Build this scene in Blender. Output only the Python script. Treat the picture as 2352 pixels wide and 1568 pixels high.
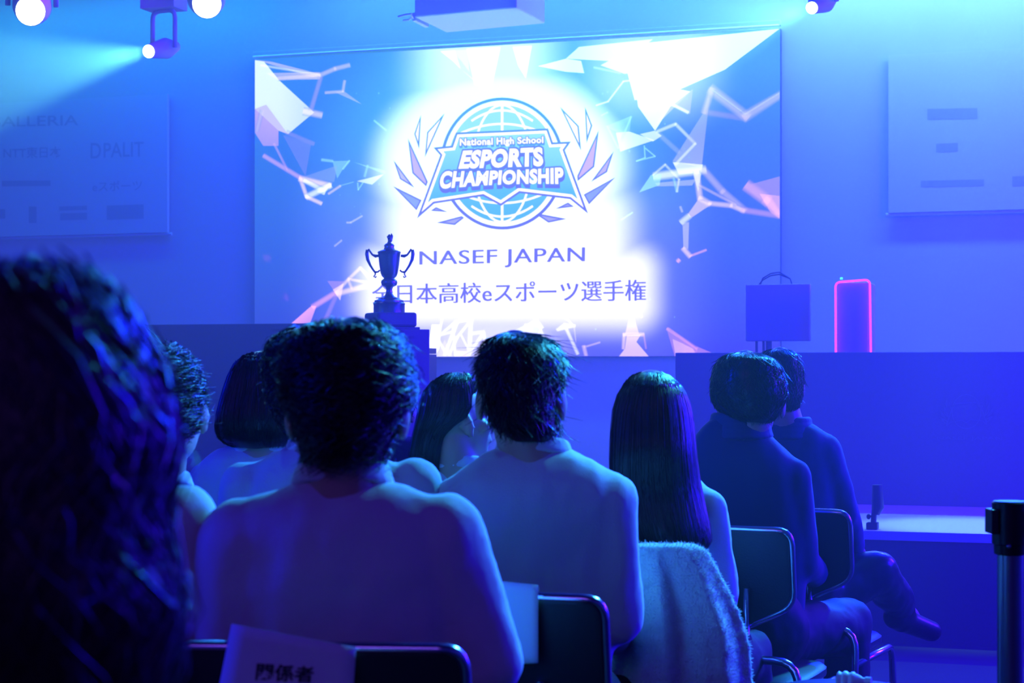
import bpy, bmesh, math, random
import numpy as np
from mathutils import Vector, Matrix, noise as mnoise

random.seed(7)
RNG = np.random.default_rng(7)
for o in list(bpy.data.objects):
    bpy.data.objects.remove(o, do_unlink=True)
SC = bpy.context.scene
COL = SC.collection
R = math.radians

# ------------------------------------------------------------------ camera
FPX, CAMZ, ANG, HOR = 4200.0, 1.22, R(18.5), 850.0
FW = np.array([-math.sin(ANG), math.cos(ANG), 0.0])     # where the camera looks
RT = np.array([math.cos(ANG), math.sin(ANG), 0.0])      # its right
UP = np.array([0, 0, 1.0])
CAM = np.array([0, 0, CAMZ])
cd = bpy.data.cameras.new('camera')
cam = bpy.data.objects.new('camera', cd)
COL.objects.link(cam)
cam.location = CAM
cam.rotation_euler = (R(90), 0, ANG)
cd.sensor_width = 36.0
cd.lens = FPX / 2352.0 * 36.0
cd.shift_y = (HOR - 784.0) / 2352.0
cd.clip_start = 0.05
cd.dof.use_dof = True
cd.dof.focus_distance = 6.0
cd.dof.aperture_fstop = 7.5
SC.camera = cam


def P(px, py, d):
    """the point that is d metres deep behind this place of the photograph"""
    return CAM + d * (FW + RT * ((px - 1176.0) / FPX) + UP * ((HOR - py) / FPX))


def W(px, py, Y):
    """the point of the room's plane y = Y behind this place of the photograph"""
    v = FW + RT * ((px - 1176.0) / FPX) + UP * ((HOR - py) / FPX)
    return CAM + v * (Y / v[1])


# ------------------------------------------------------------------ world, exposure
wd = bpy.data.worlds.new('world')
SC.world = wd
wd.use_nodes = True
wd.node_tree.nodes['Background'].inputs[0].default_value = (0.004, 0.006, 0.06, 1)
wd.node_tree.nodes['Background'].inputs[1].default_value = 0.3
vs = SC.view_settings
vs.view_transform = 'Standard'
vs.look = 'None'
vs.gamma = 1
vs.use_curve_mapping = False
vs.exposure = 0.0
cy = SC.cycles
cy.max_bounces = 5
cy.diffuse_bounces = 2
cy.glossy_bounces = 2
cy.transmission_bounces = 3
cy.volume_bounces = 0
cy.transparent_max_bounces = 12
cy.caustics_reflective = False
cy.caustics_refractive = False
cy.sample_clamp_indirect = 4.0
cy.use_denoising = True


# ------------------------------------------------------------------ lights
def spot(name, loc, target, power, color, size=60, blend=0.6, radius=0.05):
    l = bpy.data.lights.new(name, 'SPOT')
    l.energy = power
    l.color = color
    l.spot_size = R(size)
    l.spot_blend = blend
    l.shadow_soft_size = radius
    o = bpy.data.objects.new(name, l)
    COL.objects.link(o)
    o.location = loc
    d = Vector(target) - Vector(loc)
    o.rotation_euler = d.to_track_quat('-Z', 'Y').to_euler()
    return o


def area(name, loc, target, power, color, sx, sy):
    l = bpy.data.lights.new(name, 'AREA')
    l.energy = power
    l.color = color
    l.shape = 'RECTANGLE'
    l.size = sx
    l.size_y = sy
    o = bpy.data.objects.new(name, l)
    COL.objects.link(o)
    o.location = loc
    d = Vector(target) - Vector(loc)
    o.rotation_euler = d.to_track_quat('-Z', 'Y').to_euler()
    return o


CYAN = (0.10, 0.50, 1.0)
BLUE = (0.012, 0.035, 1.0)
VIOLET = (0.06, 0.03, 1.0)
LAMPS = [(70, 25, 9.3, 33, (-150, 700, 5.0)), (475, 8, 9.3, 33, (560, 900, 4.5)),
         (342, 118, 10.5, 15, (-330, 240, 8.6)), (1865, 18, 9.6, 14, (1150, 330, 7.4))]
spot('lamp_beam_left', P(334, 119, 10.42), P(-330, 235, 9.2), 2130, (0.2019, 1.0, 0.7512), 34, 0.45, 0.04)
spot('lamp_beam_right', P(1850, 24, 9.5), P(1150, 205, 8.1), 1000, (0.22, 1.0, 1.0), 34, 0.45, 0.04)
spot('lamp_near_left', P(70, 30, 9.15), P(-100, 500, 3.0), 25, (0.2, 0.8, 1.0), 50, 0.5, 0.05)
spot('lamp_near_mid', P(475, 16, 9.15), P(900, 700, 3.5), 25, (0.2, 0.8, 1.0), 50, 0.5, 0.05)
# unseen wash, rim and graze lights, added for haze, rims and wall tone
spot('wash_mid', P(1550, -300, 9.2), P(600, -60, 9.4), 400, (0.005, 0.02, 1.0), 88, 1.0, 0.12)
spot('wash_left', P(500, -350, 9.4), P(-100, 200, 9.8), 322, (0.1863, 0.0155, 1.0), 100, 1.0, 0.12)
area('back_wash', (-2.5, 11.2, 4.15), (-2.5, 11.3, 0), 520, (0.0, 0.0038, 1.0), 8.0, 0.6)
area('violet_wash', (2.9, 9.4, 2.9), (-1.0, 9.4, 2.3), 858, (0.0559, 0.0058, 1.0), 0.8, 1.6)
area('low_wash', (3.6, 6.8, 2.2), (-1.0, 7.6, 0.8), 760, (0.0132, 0.0, 1.0), 0.8, 1.6)
spot('rim_key', P(2550, -720, 6.4), P(1080, 1060, 3.2), 1500, (0.0467, 0.6, 1.0), 30, 0.4, 0.06)
spot('rim_key_right', P(2750, -330, 8.2), P(1800, 960, 5.0), 800, (0.0375, 0.525, 1.0), 15, 0.4, 0.06)
spot('side_key', P(3050, -1000, 4.7), P(1080, 1080, 3.0), 290, (0.0862, 0.7241, 1.0), 40, 0.5, 0.06)
spot('glow_right', P(2480, -120, 9.0), P(2300, -700, 5.0), 4700, (0.0021, 0.0043, 1.0), 140, 1.0, 0.12)
spot('rim_key_left', P(250, -900, 5.2), P(700, 1000, 3.1), 80, (0.025, 0.25, 1.0), 50, 0.5, 0.06)
area('graze_right', (-0.6, 12.05, 4.2), (-0.6, 12.30, 2.6), 110, (0.3091, 0.9455, 1.0), 3.6, 0.1)
area('graze_left', (-7.4, 12.05, 4.2), (-7.4, 12.30, 2.6), 34, (0.0147, 0.6176, 1.0), 3.0, 0.1)
area('graze_mid', (-4.0, 12.05, 4.2), (-4.0, 12.30, 2.6), 34, (0.1471, 1.0, 0.2941), 3.4, 0.1)
spot('stage_edge_light', P(2250, -500, 8.6), P(2230, 1215, 8.45), 560, (0.3393, 0.9286, 1.0), 20, 0.8, 0.06)
spot('audience_key', P(2600, -250, 7.6), P(1150, 1150, 3.2), 763, (0.0052, 0.0026, 1.0), 30, 0.5, 0.10)
# unseen fill lights, added for the projector's underside and the audience's backs
spot('projector_fill', (-3.3, 9.7, 0.62), (-3.75, 10.45, 3.34), 180, (0.25, 0.8333, 1.0), 20, 0.4, 0.04)
area('rear_fill', (-0.5, -3.5, 4.0), (-0.8, 3.5, 0.9), 62, (0.2258, 0.0806, 1.0), 5.0, 1.0)
area('left_fill', (-7.5, 1.0, 3.2), (-0.8, 3.2, 0.9), 370, (0.0, 0.0108, 1.0), 1.0, 1.5)


# ------------------------------------------------------------------ materials
def mat(name, color, rough=0.6, metal=0.0, spec=0.5, bump=0.0, bscale=60.0, vary=0.0, sheen=0.0):
    m = bpy.data.materials.new(name)
    m.use_nodes = True
    nt = m.node_tree
    b = nt.nodes['Principled BSDF']
    b.inputs['Base Color'].default_value = (*color, 1)
    b.inputs['Roughness'].default_value = rough
    b.inputs['Metallic'].default_value = metal
    b.inputs['Specular IOR Level'].default_value = spec
    if sheen:
        b.inputs['Sheen Weight'].default_value = sheen
        b.inputs['Sheen Roughness'].default_value = 0.5
    if bump or vary:
        tc = nt.nodes.new('ShaderNodeTexCoord')
        n = nt.nodes.new('ShaderNodeTexNoise')
        n.inputs['Scale'].default_value = bscale
        n.inputs['Detail'].default_value = 4
        nt.links.new(tc.outputs['Object'], n.inputs['Vector'])
        if bump:
            bp = nt.nodes.new('ShaderNodeBump')
            bp.inputs['Strength'].default_value = bump
            bp.inputs['Distance'].default_value = 0.004
            nt.links.new(n.outputs['Fac'], bp.inputs['Height'])
            nt.links.new(bp.outputs['Normal'], b.inputs['Normal'])
        if vary:
            r = nt.nodes.new('ShaderNodeMapRange')
            r.inputs['To Min'].default_value = 1 - vary
            r.inputs['To Max'].default_value = 1 + vary
            mx = nt.nodes.new('ShaderNodeMix')
            mx.data_type = 'RGBA'
            mx.blend_type = 'MULTIPLY'
            mx.inputs['Factor'].default_value = 1
            mx.inputs['A'].default_value = (*color, 1)
            nt.links.new(n.outputs['Fac'], r.inputs['Value'])
            nt.links.new(r.outputs['Result'], mx.inputs['B'])
            nt.links.new(mx.outputs['Result'], b.inputs['Base Color'])
    return m


def emat(name, color, strength):
    m = bpy.data.materials.new(name)
    m.use_nodes = True
    nt = m.node_tree
    nt.nodes.clear()
    e = nt.nodes.new('ShaderNodeEmission')
    e.inputs[0].default_value = (*color, 1)
    e.inputs[1].default_value = strength
    o = nt.nodes.new('ShaderNodeOutputMaterial')
    nt.links.new(e.outputs[0], o.inputs[0])
    return m


def colmat(name, additive=False):
    """emission of the projected picture, its colours stored on the mesh"""
    m = bpy.data.materials.new(name)
    m.use_nodes = True
    nt = m.node_tree
    nt.nodes.clear()
    a = nt.nodes.new('ShaderNodeAttribute')
    a.attribute_name = 'Col'
    e = nt.nodes.new('ShaderNodeEmission')
    o = nt.nodes.new('ShaderNodeOutputMaterial')
    nt.links.new(a.outputs['Color'], e.inputs[0])
    if additive:
        t = nt.nodes.new('ShaderNodeBsdfTransparent')
        s = nt.nodes.new('ShaderNodeAddShader')
        nt.links.new(t.outputs[0], s.inputs[0])
        nt.links.new(e.outputs[0], s.inputs[1])
        nt.links.new(s.outputs[0], o.inputs[0])
    else:
        nt.links.new(e.outputs[0], o.inputs[0])
    return m


M = {
    'wall': mat('wall_paint', (0.30, 0.30, 0.31), 0.85, bump=0.1, bscale=90, vary=0.06),
    'floor': mat('floor_carpet', (0.018, 0.018, 0.02), 0.9, bump=0.4, bscale=300, vary=0.3),
    'ceil': mat('ceiling_paint', (0.10, 0.10, 0.11), 0.9, vary=0.1),
    'stage': mat('stage_top_vinyl', (0.55, 0.56, 0.58), 0.45, bump=0.15, bscale=120, vary=0.08),
    'stageface': mat('stage_skirt', (0.028, 0.026, 0.034), 0.8, vary=0.2),
    'lightpanel': mat('light_desk_panel', (0.10, 0.09, 0.115), 0.55, vary=0.06),
    'greyplastic': mat('grey_plastic', (0.36, 0.36, 0.37), 0.5),
    'fixture': mat('fixture_paint', (0.42, 0.44, 0.45), 0.55),
    'deskpanel': mat('desk_panel', (0.022, 0.022, 0.03), 0.5, vary=0.1),
    'desktop': mat('desk_top', (0.02, 0.02, 0.025), 0.4, vary=0.1),
    'print': mat('panel_print', (0.13, 0.12, 0.15), 0.5),
    'black': mat('black_plastic', (0.012, 0.012, 0.014), 0.45, bump=0.1, bscale=200),
    'blackmetal': mat('black_metal', (0.02, 0.02, 0.022), 0.35, metal=0.6),
    'steel': mat('brushed_steel', (0.30, 0.31, 0.33), 0.30, metal=0.9, bump=0.05, bscale=150),
    'chrome': mat('chrome_tube', (0.65, 0.66, 0.68), 0.18, metal=1.0),
    'chairpad': mat('chair_vinyl', (0.008, 0.008, 0.010), 0.45, bump=0.15, bscale=250),
    'screenpanel': mat('side_screen_fabric', (0.335, 0.335, 0.345), 0.8, vary=0.03),
    'signink': mat('sign_ink', (0.20, 0.20, 0.22), 0.8),
    'casing': mat('screen_casing', (0.30, 0.30, 0.31), 0.6),
    'offwhite': mat('white_enamel', (0.85, 0.87, 0.87), 0.45, vary=0.03),
    'trophy': mat('trophy_metal', (0.22, 0.22, 0.26), 0.25, metal=1.0),
    'plinth': mat('plinth_laminate', (0.12, 0.11, 0.14), 0.6, vary=0.05),
    'box': mat('trophy_box', (0.09, 0.085, 0.11), 0.5, vary=0.05),
    'sweat': mat('white_cotton', (0.62, 0.63, 0.66), 0.9, bump=0.25, bscale=400, sheen=0.2),
    'fleece': mat('pale_fleece', (0.58, 0.62, 0.62), 0.95, bump=0.8, bscale=220, vary=0.12, sheen=0.5),
    'suit': mat('navy_suit_wool', (0.026, 0.022, 0.12), 0.75, bump=0.15, bscale=500, sheen=0.15),
    'jacket': mat('dark_jacket', (0.02, 0.02, 0.03), 0.8, bump=0.2, bscale=300),
    'trouser': mat('dark_trousers', (0.012, 0.012, 0.018), 0.7, bump=0.15, bscale=400),
    'shiny': mat('satin_trousers', (0.02, 0.02, 0.03), 0.28, spec=0.8),
    'shoe': mat('black_leather', (0.01, 0.01, 0.012), 0.3),
    'skin': mat('skin', (0.48, 0.30, 0.22), 0.5, vary=0.05, bscale=30),
    'hair': mat('black_hair', (0.012, 0.009, 0.012), 0.34, spec=0.5),
    'hair2': mat('brown_hair', (0.035, 0.022, 0.020), 0.38, spec=0.8),
    'paper': mat('paper', (0.72, 0.73, 0.74), 0.85, vary=0.03),
    'ink': mat('paper_ink', (0.02, 0.02, 0.025), 0.7),
    'clear': mat('bottle_plastic', (0.75, 0.78, 0.80), 0.15, spec=0.9),
    'lens': emat('lamp_lens', (0.75, 0.95, 1.0), 9.0),
    'pink': emat('pink_led', (1.0, 0.035, 0.22), 2.6),
    'cyanled': emat('cyan_led', (0.1, 0.9, 0.9), 1.5),
    'picture': colmat('projected_picture'),
    'glow': colmat('projected_light', True),
}


# ------------------------------------------------------------------ mesh helpers
class MB:
    def __init__(self):
        self.v, self.f = [], []

    def add(self, v, f):
        n = len(self.v)
        self.v.extend([tuple(float(c) for c in p) for p in v])
        self.f.extend([tuple(int(i) + n for i in q) for q in f])

    def box(self, c, s, rz=0.0):
        x, y, z = s[0] / 2, s[1] / 2, s[2] / 2
        cs, sn = math.cos(rz), math.sin(rz)
        v = []
        for a, b, e in ((-x, -y, -z), (x, -y, -z), (x, y, -z), (-x, y, -z), (-x, -y, z), (x, -y, z), (x, y, z), (-x, y, z)):
            v.append((c[0] + a * cs - b * sn, c[1] + a * sn + b * cs, c[2] + e))
        self.add(v, [(0, 3, 2, 1), (4, 5, 6, 7), (0, 1, 5, 4), (1, 2, 6, 5), (2, 3, 7, 6), (3, 0, 4, 7)])

    def tube(self, pts, r, n=10, cap=True):
        pts = [np.array(p, float) for p in pts]
        rs = r if hasattr(r, '__len__') else [r] * len(pts)
        rings = []
        up = None
        for i, p in enumerate(pts):
            t = pts[min(i + 1, len(pts) - 1)] - pts[max(i - 1, 0)]
            t = t / (np.linalg.norm(t) + 1e-12)
            if up is None:
                up = np.array([0, 0, 1.0]) if abs(t[2]) < 0.9 else np.array([1.0, 0, 0])
            u = np.cross(t, up)
            u /= np.linalg.norm(u) + 1e-12
            w = np.cross(u, t)
            up = w
            rings.append([p + rs[i] * (math.cos(k * 2 * math.pi / n) * u + math.sin(k * 2 * math.pi / n) * w) for k in range(n)])
        v = [q for ring in rings for q in ring]
        f = []
        for i in range(len(rings) - 1):
            for k in range(n):
                a, b = i * n + k, i * n + (k + 1) % n
                f.append((a, b, b + n, a + n))
        if cap:
            f.append(tuple(range(n - 1, -1, -1)))
            f.append(tuple((len(rings) - 1) * n + k for k in range(n)))
        self.add(v, f)

    def lathe(self, c, prof, n=28):
        v, f = [], []
        for r, z in prof:
            for k in range(n):
                a = 2 * math.pi * k / n
                v.append((c[0] + r * math.cos(a), c[1] + r * math.sin(a), c[2] + z))
        for i in range(len(prof) - 1):
            for k in range(n):
                a, b = i * n + k, i * n + (k + 1) % n
                f.append((a, b, b + n, a + n))
        f.append(tuple(range(n - 1, -1, -1)))
        f.append(tuple((len(prof) - 1) * n + k for k in range(n)))
        self.add(v, f)

    def sphere(self, c, r, rot=None, n=14):
        r = np.array(r if hasattr(r, '__len__') else (r, r, r), float)
        v, f = [], []
        m = n // 2 + 1
        for i in range(1, m):
            th = math.pi * i / m
            for k in range(n):
                ph = 2 * math.pi * k / n
                v.append(np.array([math.sin(th) * math.cos(ph), math.sin(th) * math.sin(ph), math.cos(th)]) * r)
        for i in range(m - 2):
            for k in range(n):
                a, b = i * n + k, i * n + (k + 1) % n
                f.append((a, a + n, b + n, b))
        t = len(v)
        v.append(np.array([0, 0, r[2]]))
        v.append(np.array([0, 0, -r[2]]))
        for k in range(n):
            f.append((t, k, (k + 1) % n))
            f.append((t + 1, (m - 2) * n + (k + 1) % n, (m - 2) * n + k))
        if rot is not None:
            v = [rot @ q for q in v]
        self.add([q + np.array(c, float) for q in v], f)

    def cone(self, a, b, ra, rb, n=14):
        """a limb: a tapered capsule"""
        a, b = np.array(a, float), np.array(b, float)
        self.tube([a, a + (b - a) * 0.5, b], [ra, (ra + rb) / 2, rb], n)
        self.sphere(a, ra, n=n)
        self.sphere(b, rb, n=n)

    def loft(self, rings):
        n = len(rings[0])
        v = [q for ring in rings for q in ring]
        f = []
        for i in range(len(rings) - 1):
            for k in range(n):
                a, b = i * n + k, i * n + (k + 1) % n
                f.append((a, b, b + n, a + n))
        f.append(tuple(range(n - 1, -1, -1)))
        f.append(tuple((len(rings) - 1) * n + k for k in range(n)))
        self.add(v, f)

    def mesh(self, name):
        me = bpy.data.meshes.new(name)
        me.from_pydata(self.v, [], self.f)
        me.update()
        return me

    def build(self, name, material, parent=None, smooth=False, bevel=0.0, origin=None, fix=True):
        me = self.mesh(name)
        if fix:
            bm = bmesh.new()
            bm.from_mesh(me)
            bmesh.ops.recalc_face_normals(bm, faces=bm.faces)
            bm.to_mesh(me)
            bm.free()
        return link(name, me, material, parent, smooth, bevel, origin)


def wpos(o):
    p = Vector((0, 0, 0))
    while o is not None:
        p = p + o.location
        o = o.parent
    return p


def link(name, me, material, parent=None, smooth=False, bevel=0.0, origin=None):
    """vertices come in room coordinates; they are stored relative to the object's own base"""
    o = bpy.data.objects.new(name, me)
    COL.objects.link(o)
    if parent is not None:
        base = wpos(parent)
        o.parent = parent
        me.transform(Matrix.Translation(-base))
    elif origin is not None:
        me.transform(Matrix.Translation(-Vector(origin)))
        o.location = origin
    me.materials.append(material)
    if smooth:
        me.polygons.foreach_set('use_smooth', [True] * len(me.polygons))
        if smooth == 'auto':
            me.set_sharp_from_angle(angle=R(40))
    if bevel:
        b = o.modifiers.new('bevel', 'BEVEL')
        b.width = bevel
        b.segments = 2
        b.limit_method = 'ANGLE'
    return o


def tag(o, label=None, cat=None, group=None, kind=None):
    if label:
        o['label'] = label
    if cat:
        o['category'] = cat
    if group:
        o['group'] = group
    if kind:
        o['kind'] = kind
    return o


def thing(name, loc, label, cat, group=None):
    o = bpy.data.objects.new(name, None)
    o.empty_display_size = 0.1
    COL.objects.link(o)
    o.location = loc
    return tag(o, label, cat, group)


def blob(mb, voxel, smooth_it=6, factor=0.5):
    """union of overlapping closed pieces as one continuous smooth surface"""
    me = mb.mesh('tmp')
    o = bpy.data.objects.new('tmp', me)
    COL.objects.link(o)
    r = o.modifiers.new('r', 'REMESH')
    r.mode = 'VOXEL'
    r.voxel_size = voxel
    s = o.modifiers.new('s', 'SMOOTH')
    s.factor = factor
    s.iterations = smooth_it
    dg = bpy.context.evaluated_depsgraph_get()
    out = bpy.data.meshes.new_from_object(o.evaluated_get(dg))
    bpy.data.objects.remove(o, do_unlink=True)
    bpy.data.meshes.remove(me)
    return out


def verts_np(me):
    a = np.empty(len(me.vertices) * 3)
    me.vertices.foreach_get('co', a)
    return a.reshape(-1, 3)


def set_verts(me, a):
    me.vertices.foreach_set('co', a.ravel())
    me.update()


def wrinkle(me, amp, freq, stretch=(1, 1, 0.5), seed=0.0):
    a = verts_np(me)
    nr = np.empty(len(a) * 3)
    me.vertices.foreach_get('normal', nr)
    nr = nr.reshape(-1, 3)
    st = np.array(stretch) * freq
    off = np.array([seed * 3.1, seed * 1.7, seed * 2.3])
    w = np.array([mnoise.noise(Vector(q)) for q in a * st + off])
    w = w - 0.35 * np.abs(np.array([mnoise.noise(Vector(q)) for q in a * st * 2.1 + off + 9]))
    set_verts(me, a + nr * (w * amp)[:, None])


def colored(name, V, F, C, material, parent):
    me = bpy.data.meshes.new(name)
    me.from_pydata([tuple(map(float, p)) for p in V], [], F)
    at = me.attributes.new('Col', 'FLOAT_COLOR', 'POINT')
    at.data.foreach_set('color', np.array([(*c, 1.0) for c in C], float).ravel())
    me.update()
    return link(name, me, material, parent)


_txt = {}


def text2d(body, offset=0.0, spacing=1.0):
    """letters as flat polygons in a unit box"""
    key = (body, offset, spacing)
    if key not in _txt:
        c = bpy.data.curves.new('t', 'FONT')
        c.body = body
        c.offset = offset
        c.space_character = spacing
        c.resolution_u = 4
        o = bpy.data.objects.new('t', c)
        COL.objects.link(o)
        bpy.context.view_layer.update()
        me = bpy.data.meshes.new_from_object(o.evaluated_get(bpy.context.evaluated_depsgraph_get()))
        v = verts_np(me)[:, :2]
        f = [tuple(p.vertices) for p in me.polygons]
        bpy.data.objects.remove(o, do_unlink=True)
        bpy.data.curves.remove(c)
        bpy.data.meshes.remove(me)
        _txt[key] = (v, f)
    return _txt[key]


def unit(v, ref=None):
    ref = v if ref is None else ref
    lo, hi = ref.min(0), ref.max(0)
    return (v - lo) / (hi - lo)

# ================================================================== the room
def struct(name, mb, m, **k):
    return tag(mb.build(name, m, **k), kind='structure')


WY = 12.50
X0, X1, Y0, ZC = -9.6, 4.2, -6.0, 4.3
b = MB(); b.box(((X0 + X1) / 2, (Y0 + WY) / 2, -0.05), (X1 - X0 + .2, WY - Y0 + .2, 0.1)); struct('floor', b, M['floor'])
b = MB(); b.box(((X0 + X1) / 2, (Y0 + WY) / 2, ZC + 0.05), (X1 - X0 + .2, WY - Y0 + .2, 0.1)); struct('ceiling', b, M['ceil'])
b = MB(); b.box(((X0 + X1) / 2, WY + 0.05, ZC / 2), (X1 - X0 + .2, 0.1, ZC)); struct('wall_back', b, M['wall'])
b = MB(); b.box((X0 - 0.05, (Y0 + WY) / 2, ZC / 2), (0.1, WY - Y0, ZC)); struct('wall_left', b, M['wall'])
b = MB(); b.box((X1 + 0.05, (Y0 + WY) / 2, ZC / 2), (0.1, WY - Y0, ZC)); struct('wall_right', b, M['wall'])
b = MB(); b.box(((X0 + X1) / 2, Y0 - 0.05, ZC / 2), (X1 - X0 + .2, 0.1, ZC)); struct('wall_rear', b, M['wall'])

# ---- stage
SY, SZ = 8.27, 0.50
st = thing('stage', ((X0 + X1) / 2, SY, 0), 'low stage platform with pale lit top and dark front skirt', 'stage')
tag(st, kind='structure')
b = MB(); b.box(((X0 + X1) / 2, (SY + WY) / 2 + .01, SZ - 0.02), (X1 - X0 - .04, WY - SY - .02, 0.04)); b.build('stage_top', M['stage'], st)
b = MB(); b.box(((X0 + X1) / 2, SY + 0.06, (SZ - 0.04) / 2), (X1 - X0 - .04, 0.06, SZ - 0.04)); b.build('stage_skirt', M['stageface'], st)

# ---- desks
def desk(name, x0, x1, ytop_px, at_px, Y, label, emblem=False):
    pm = M['lightpanel'] if emblem else M['deskpanel']
    zt = W(at_px, ytop_px, Y)[2]
    t = thing(name, ((x0 + x1) / 2, Y, SZ), label, 'desk')
    b = MB(); b.box(((x0 + x1) / 2, Y + 0.02, (SZ + zt) / 2), (x1 - x0, 0.04, zt - SZ)); b.build('front_panel', pm, t, bevel=0.004)
    b = MB(); b.box(((x0 + x1) / 2, Y + 0.04 + 0.36, zt - 0.16), (x1 - x0 - 0.05, 0.72, 0.035)); b.build('desk_top', M['desktop'], t)
    for x in (x0 + 0.04, x1 - 0.04):
        b = MB(); b.box((x, Y + 0.42, (SZ + zt - 0.18) / 2), (0.04, 0.66, zt - 0.18 - SZ)); b.build('side_panel', M['deskpanel'], t)
    return t, zt


DY = 9.9
xl = W(1551, 820, DY)[0]
rdesk, rz_ = desk('player_desk', xl, 3.4, 809, 1800, DY, 'dark desk with a faint emblem on its front panel, right half of the stage', True)
ldesk, lz_ = desk('player_desk', -9.3, W(905, 743, DY)[0], 743, 600, DY, 'tall dark desk on the left of the stage, behind the trophy')

# ---- pink outlined computer, monitor and things on the right desk
def cpath(pts, r, n=5):
    """polyline with its inner corners rounded"""
    pts = [np.array(p, float) for p in pts]
    out = [pts[0]]
    for i in range(1, len(pts) - 1):
        a, c, e = pts[i - 1], pts[i], pts[i + 1]
        da, de = a - c, e - c
        ra = min(r, np.linalg.norm(da) / 2, np.linalg.norm(de) / 2)
        p0, p2 = c + da / np.linalg.norm(da) * ra, c + de / np.linalg.norm(de) * ra
        for k in range(n + 1):
            t = k / n
            out.append((1 - t) ** 2 * p0 + 2 * t * (1 - t) * c + t * t * p2)
    out.append(pts[-1])
    return out


dz = rz_ - 0.14
PY = DY + 0.30
pa, pb = W(1919, 648, PY), W(1998, 642, PY)
pc = thing('computer_tower', ((pa[0] + pb[0]) / 2, PY, dz), 'computer tower outlined in glowing pink light on the right desk', 'computer')
b = MB(); b.box(((pa[0] + pb[0]) / 2, PY + 0.15, (dz + pa[2]) / 2), (pb[0] - pa[0] - 0.01, 0.26, pa[2] - dz)); b.build('tower_case', M['greyplastic'], pc, bevel=0.01)
e0, e1 = W(1920, 830, PY), W(2001, 830, PY)
b = MB(); b.tube(cpath([(e0[0], PY, dz), (pa[0], PY, pa[2]), (pb[0], PY, pb[2]), (e1[0], PY, dz)], 0.03), 0.0052, 8)
tag(b.build('light_strip', M['pink'], pc, smooth=True), 'glowing pink light strip')
q = W(1932, 639, PY + .02)
b = MB(); b.box((q[0], PY + 0.03, q[2]), (0.014, 0.012, 0.012)); b.build('power_light', M['cyanled'], pc)

MY = DY + 0.45
ma, mbp = W(1714, 654, MY), W(1862, 783, MY)
mon = thing('monitor', ((ma[0] + mbp[0]) / 2, MY, dz), 'dark monitor standing on the right desk, seen beside the big screen', 'monitor')
b = MB(); b.box(((ma[0] + mbp[0]) / 2, MY, (ma[2] + mbp[2]) / 2), (mbp[0] - ma[0], 0.05, ma[2] - mbp[2])); b.build('monitor_case', M['greyplastic'], mon, bevel=0.006)
b = MB()
for px in (1736, 1752, 1764):
    q = W(px, 790, MY)
    b.tube([(q[0], MY + 0.03, dz), (q[0], MY + 0.02, mbp[2] + 0.06)], 0.008 if px != 1764 else 0.018, 8)
b.box(((ma[0] + mbp[0]) / 2 - .1, MY + .03, dz + 0.008), (0.26, 0.16, 0.016))
b.build('monitor_stand', M['black'], mon)
b = MB()
for k in (0, 1):
    b.tube([W(1742 + 4 * k, 655, MY + .04), W(1752, 643 - 4 * k, MY + .04), W(1770, 633 - 5 * k, MY + .05), W(1790, 630 - 5 * k, MY + .06), W(1815, 640, MY + .06), W(1822, 662, MY + .04)], 0.004, 6)
b.build('monitor_cable', M['black'], mon)

q = P(2004, 1220, 8.2)
sl = thing('stage_lamp', (q[0], SY + 0.10, SZ), 'small dark lamp on a short stand at the right stage edge', 'lamp')
def q2(px, py):
    p = W(px, py, SY + 0.10); return (p[0], SY + 0.10, p[2])
b = MB(); u0, u1 = q2(1991, 1204), q2(2017, 1221); b.box(((u0[0] + u1[0]) / 2, SY + .10, SZ + 0.016), (u1[0] - u0[0], 0.06, 0.032)); b.build('lamp_base', M['black'], sl, bevel=0.004)
b = MB(); a_, c_ = q2(2005, 1215), q2(2010, 1150); b.tube([a_, c_], 0.013, 12); b.build('lamp_stem', M['black'], sl, smooth='auto')
b = MB(); a_, c_ = q2(2011, 1180), q2(2015, 1113); b.tube([a_, (a_[0] + .01, a_[1], a_[2] + 0.03), c_], [0.018, 0.028, 0.023], 14); b.build('lamp_head', M['black'], sl, smooth='auto')
b = MB(); a_ = q2(1995, 1186); b.sphere(a_, (0.010, 0.010, 0.013)); b.tube([a_, q2(2006, 1184)], 0.005, 8); b.build('clamp_knob', M['black'], sl, smooth=True)

q = W(406, 1104, DY - 0.06)
b = MB(); b.box((q[0], q[1], SZ + 0.045), (0.045, 0.012, 0.085)); tag(b.build('paper_card', M['paper'], origin=(q[0], q[1], SZ)), 'small pale card at the foot of the tall left desk', 'card')

# ---- plinth and trophy
TD = 9.0
pl = P(905, 1000, TD)
PA = ANG + R(24)                                   # plinth turned so two faces show
def on_plinth(px, py):
    return P(px, py, TD)
ztop = P(905, 757, TD)[2]
hw = 0.135
t = thing('trophy_plinth', (pl[0], pl[1], SZ), 'tall square plinth carrying the trophy in front of the big screen', 'plinth')
b = MB(); b.box((pl[0], pl[1], (SZ + ztop) / 2), (2 * hw, 2 * hw, ztop - SZ), PA); b.build('plinth_body', M['plinth'], t, bevel=0.003)
zb0 = ztop; zb1 = P(900, 718, TD)[2]
bx = P(897, 735, TD)
t = thing('trophy_box', (bx[0], bx[1], zb0), 'square dark base box under the trophy on the plinth', 'box')
b = MB(); b.box((bx[0], bx[1], (zb0 + zb1) / 2 + .006), (0.205, 0.205, zb1 - zb0 - .012), PA); b.build('box_body', M['box'], t, bevel=0.012)
b = MB(); b.box((bx[0], bx[1], zb0 + 0.006), (0.225, 0.225, 0.012), PA); b.build('box_foot', M['box'], t, bevel=0.003)

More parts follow.
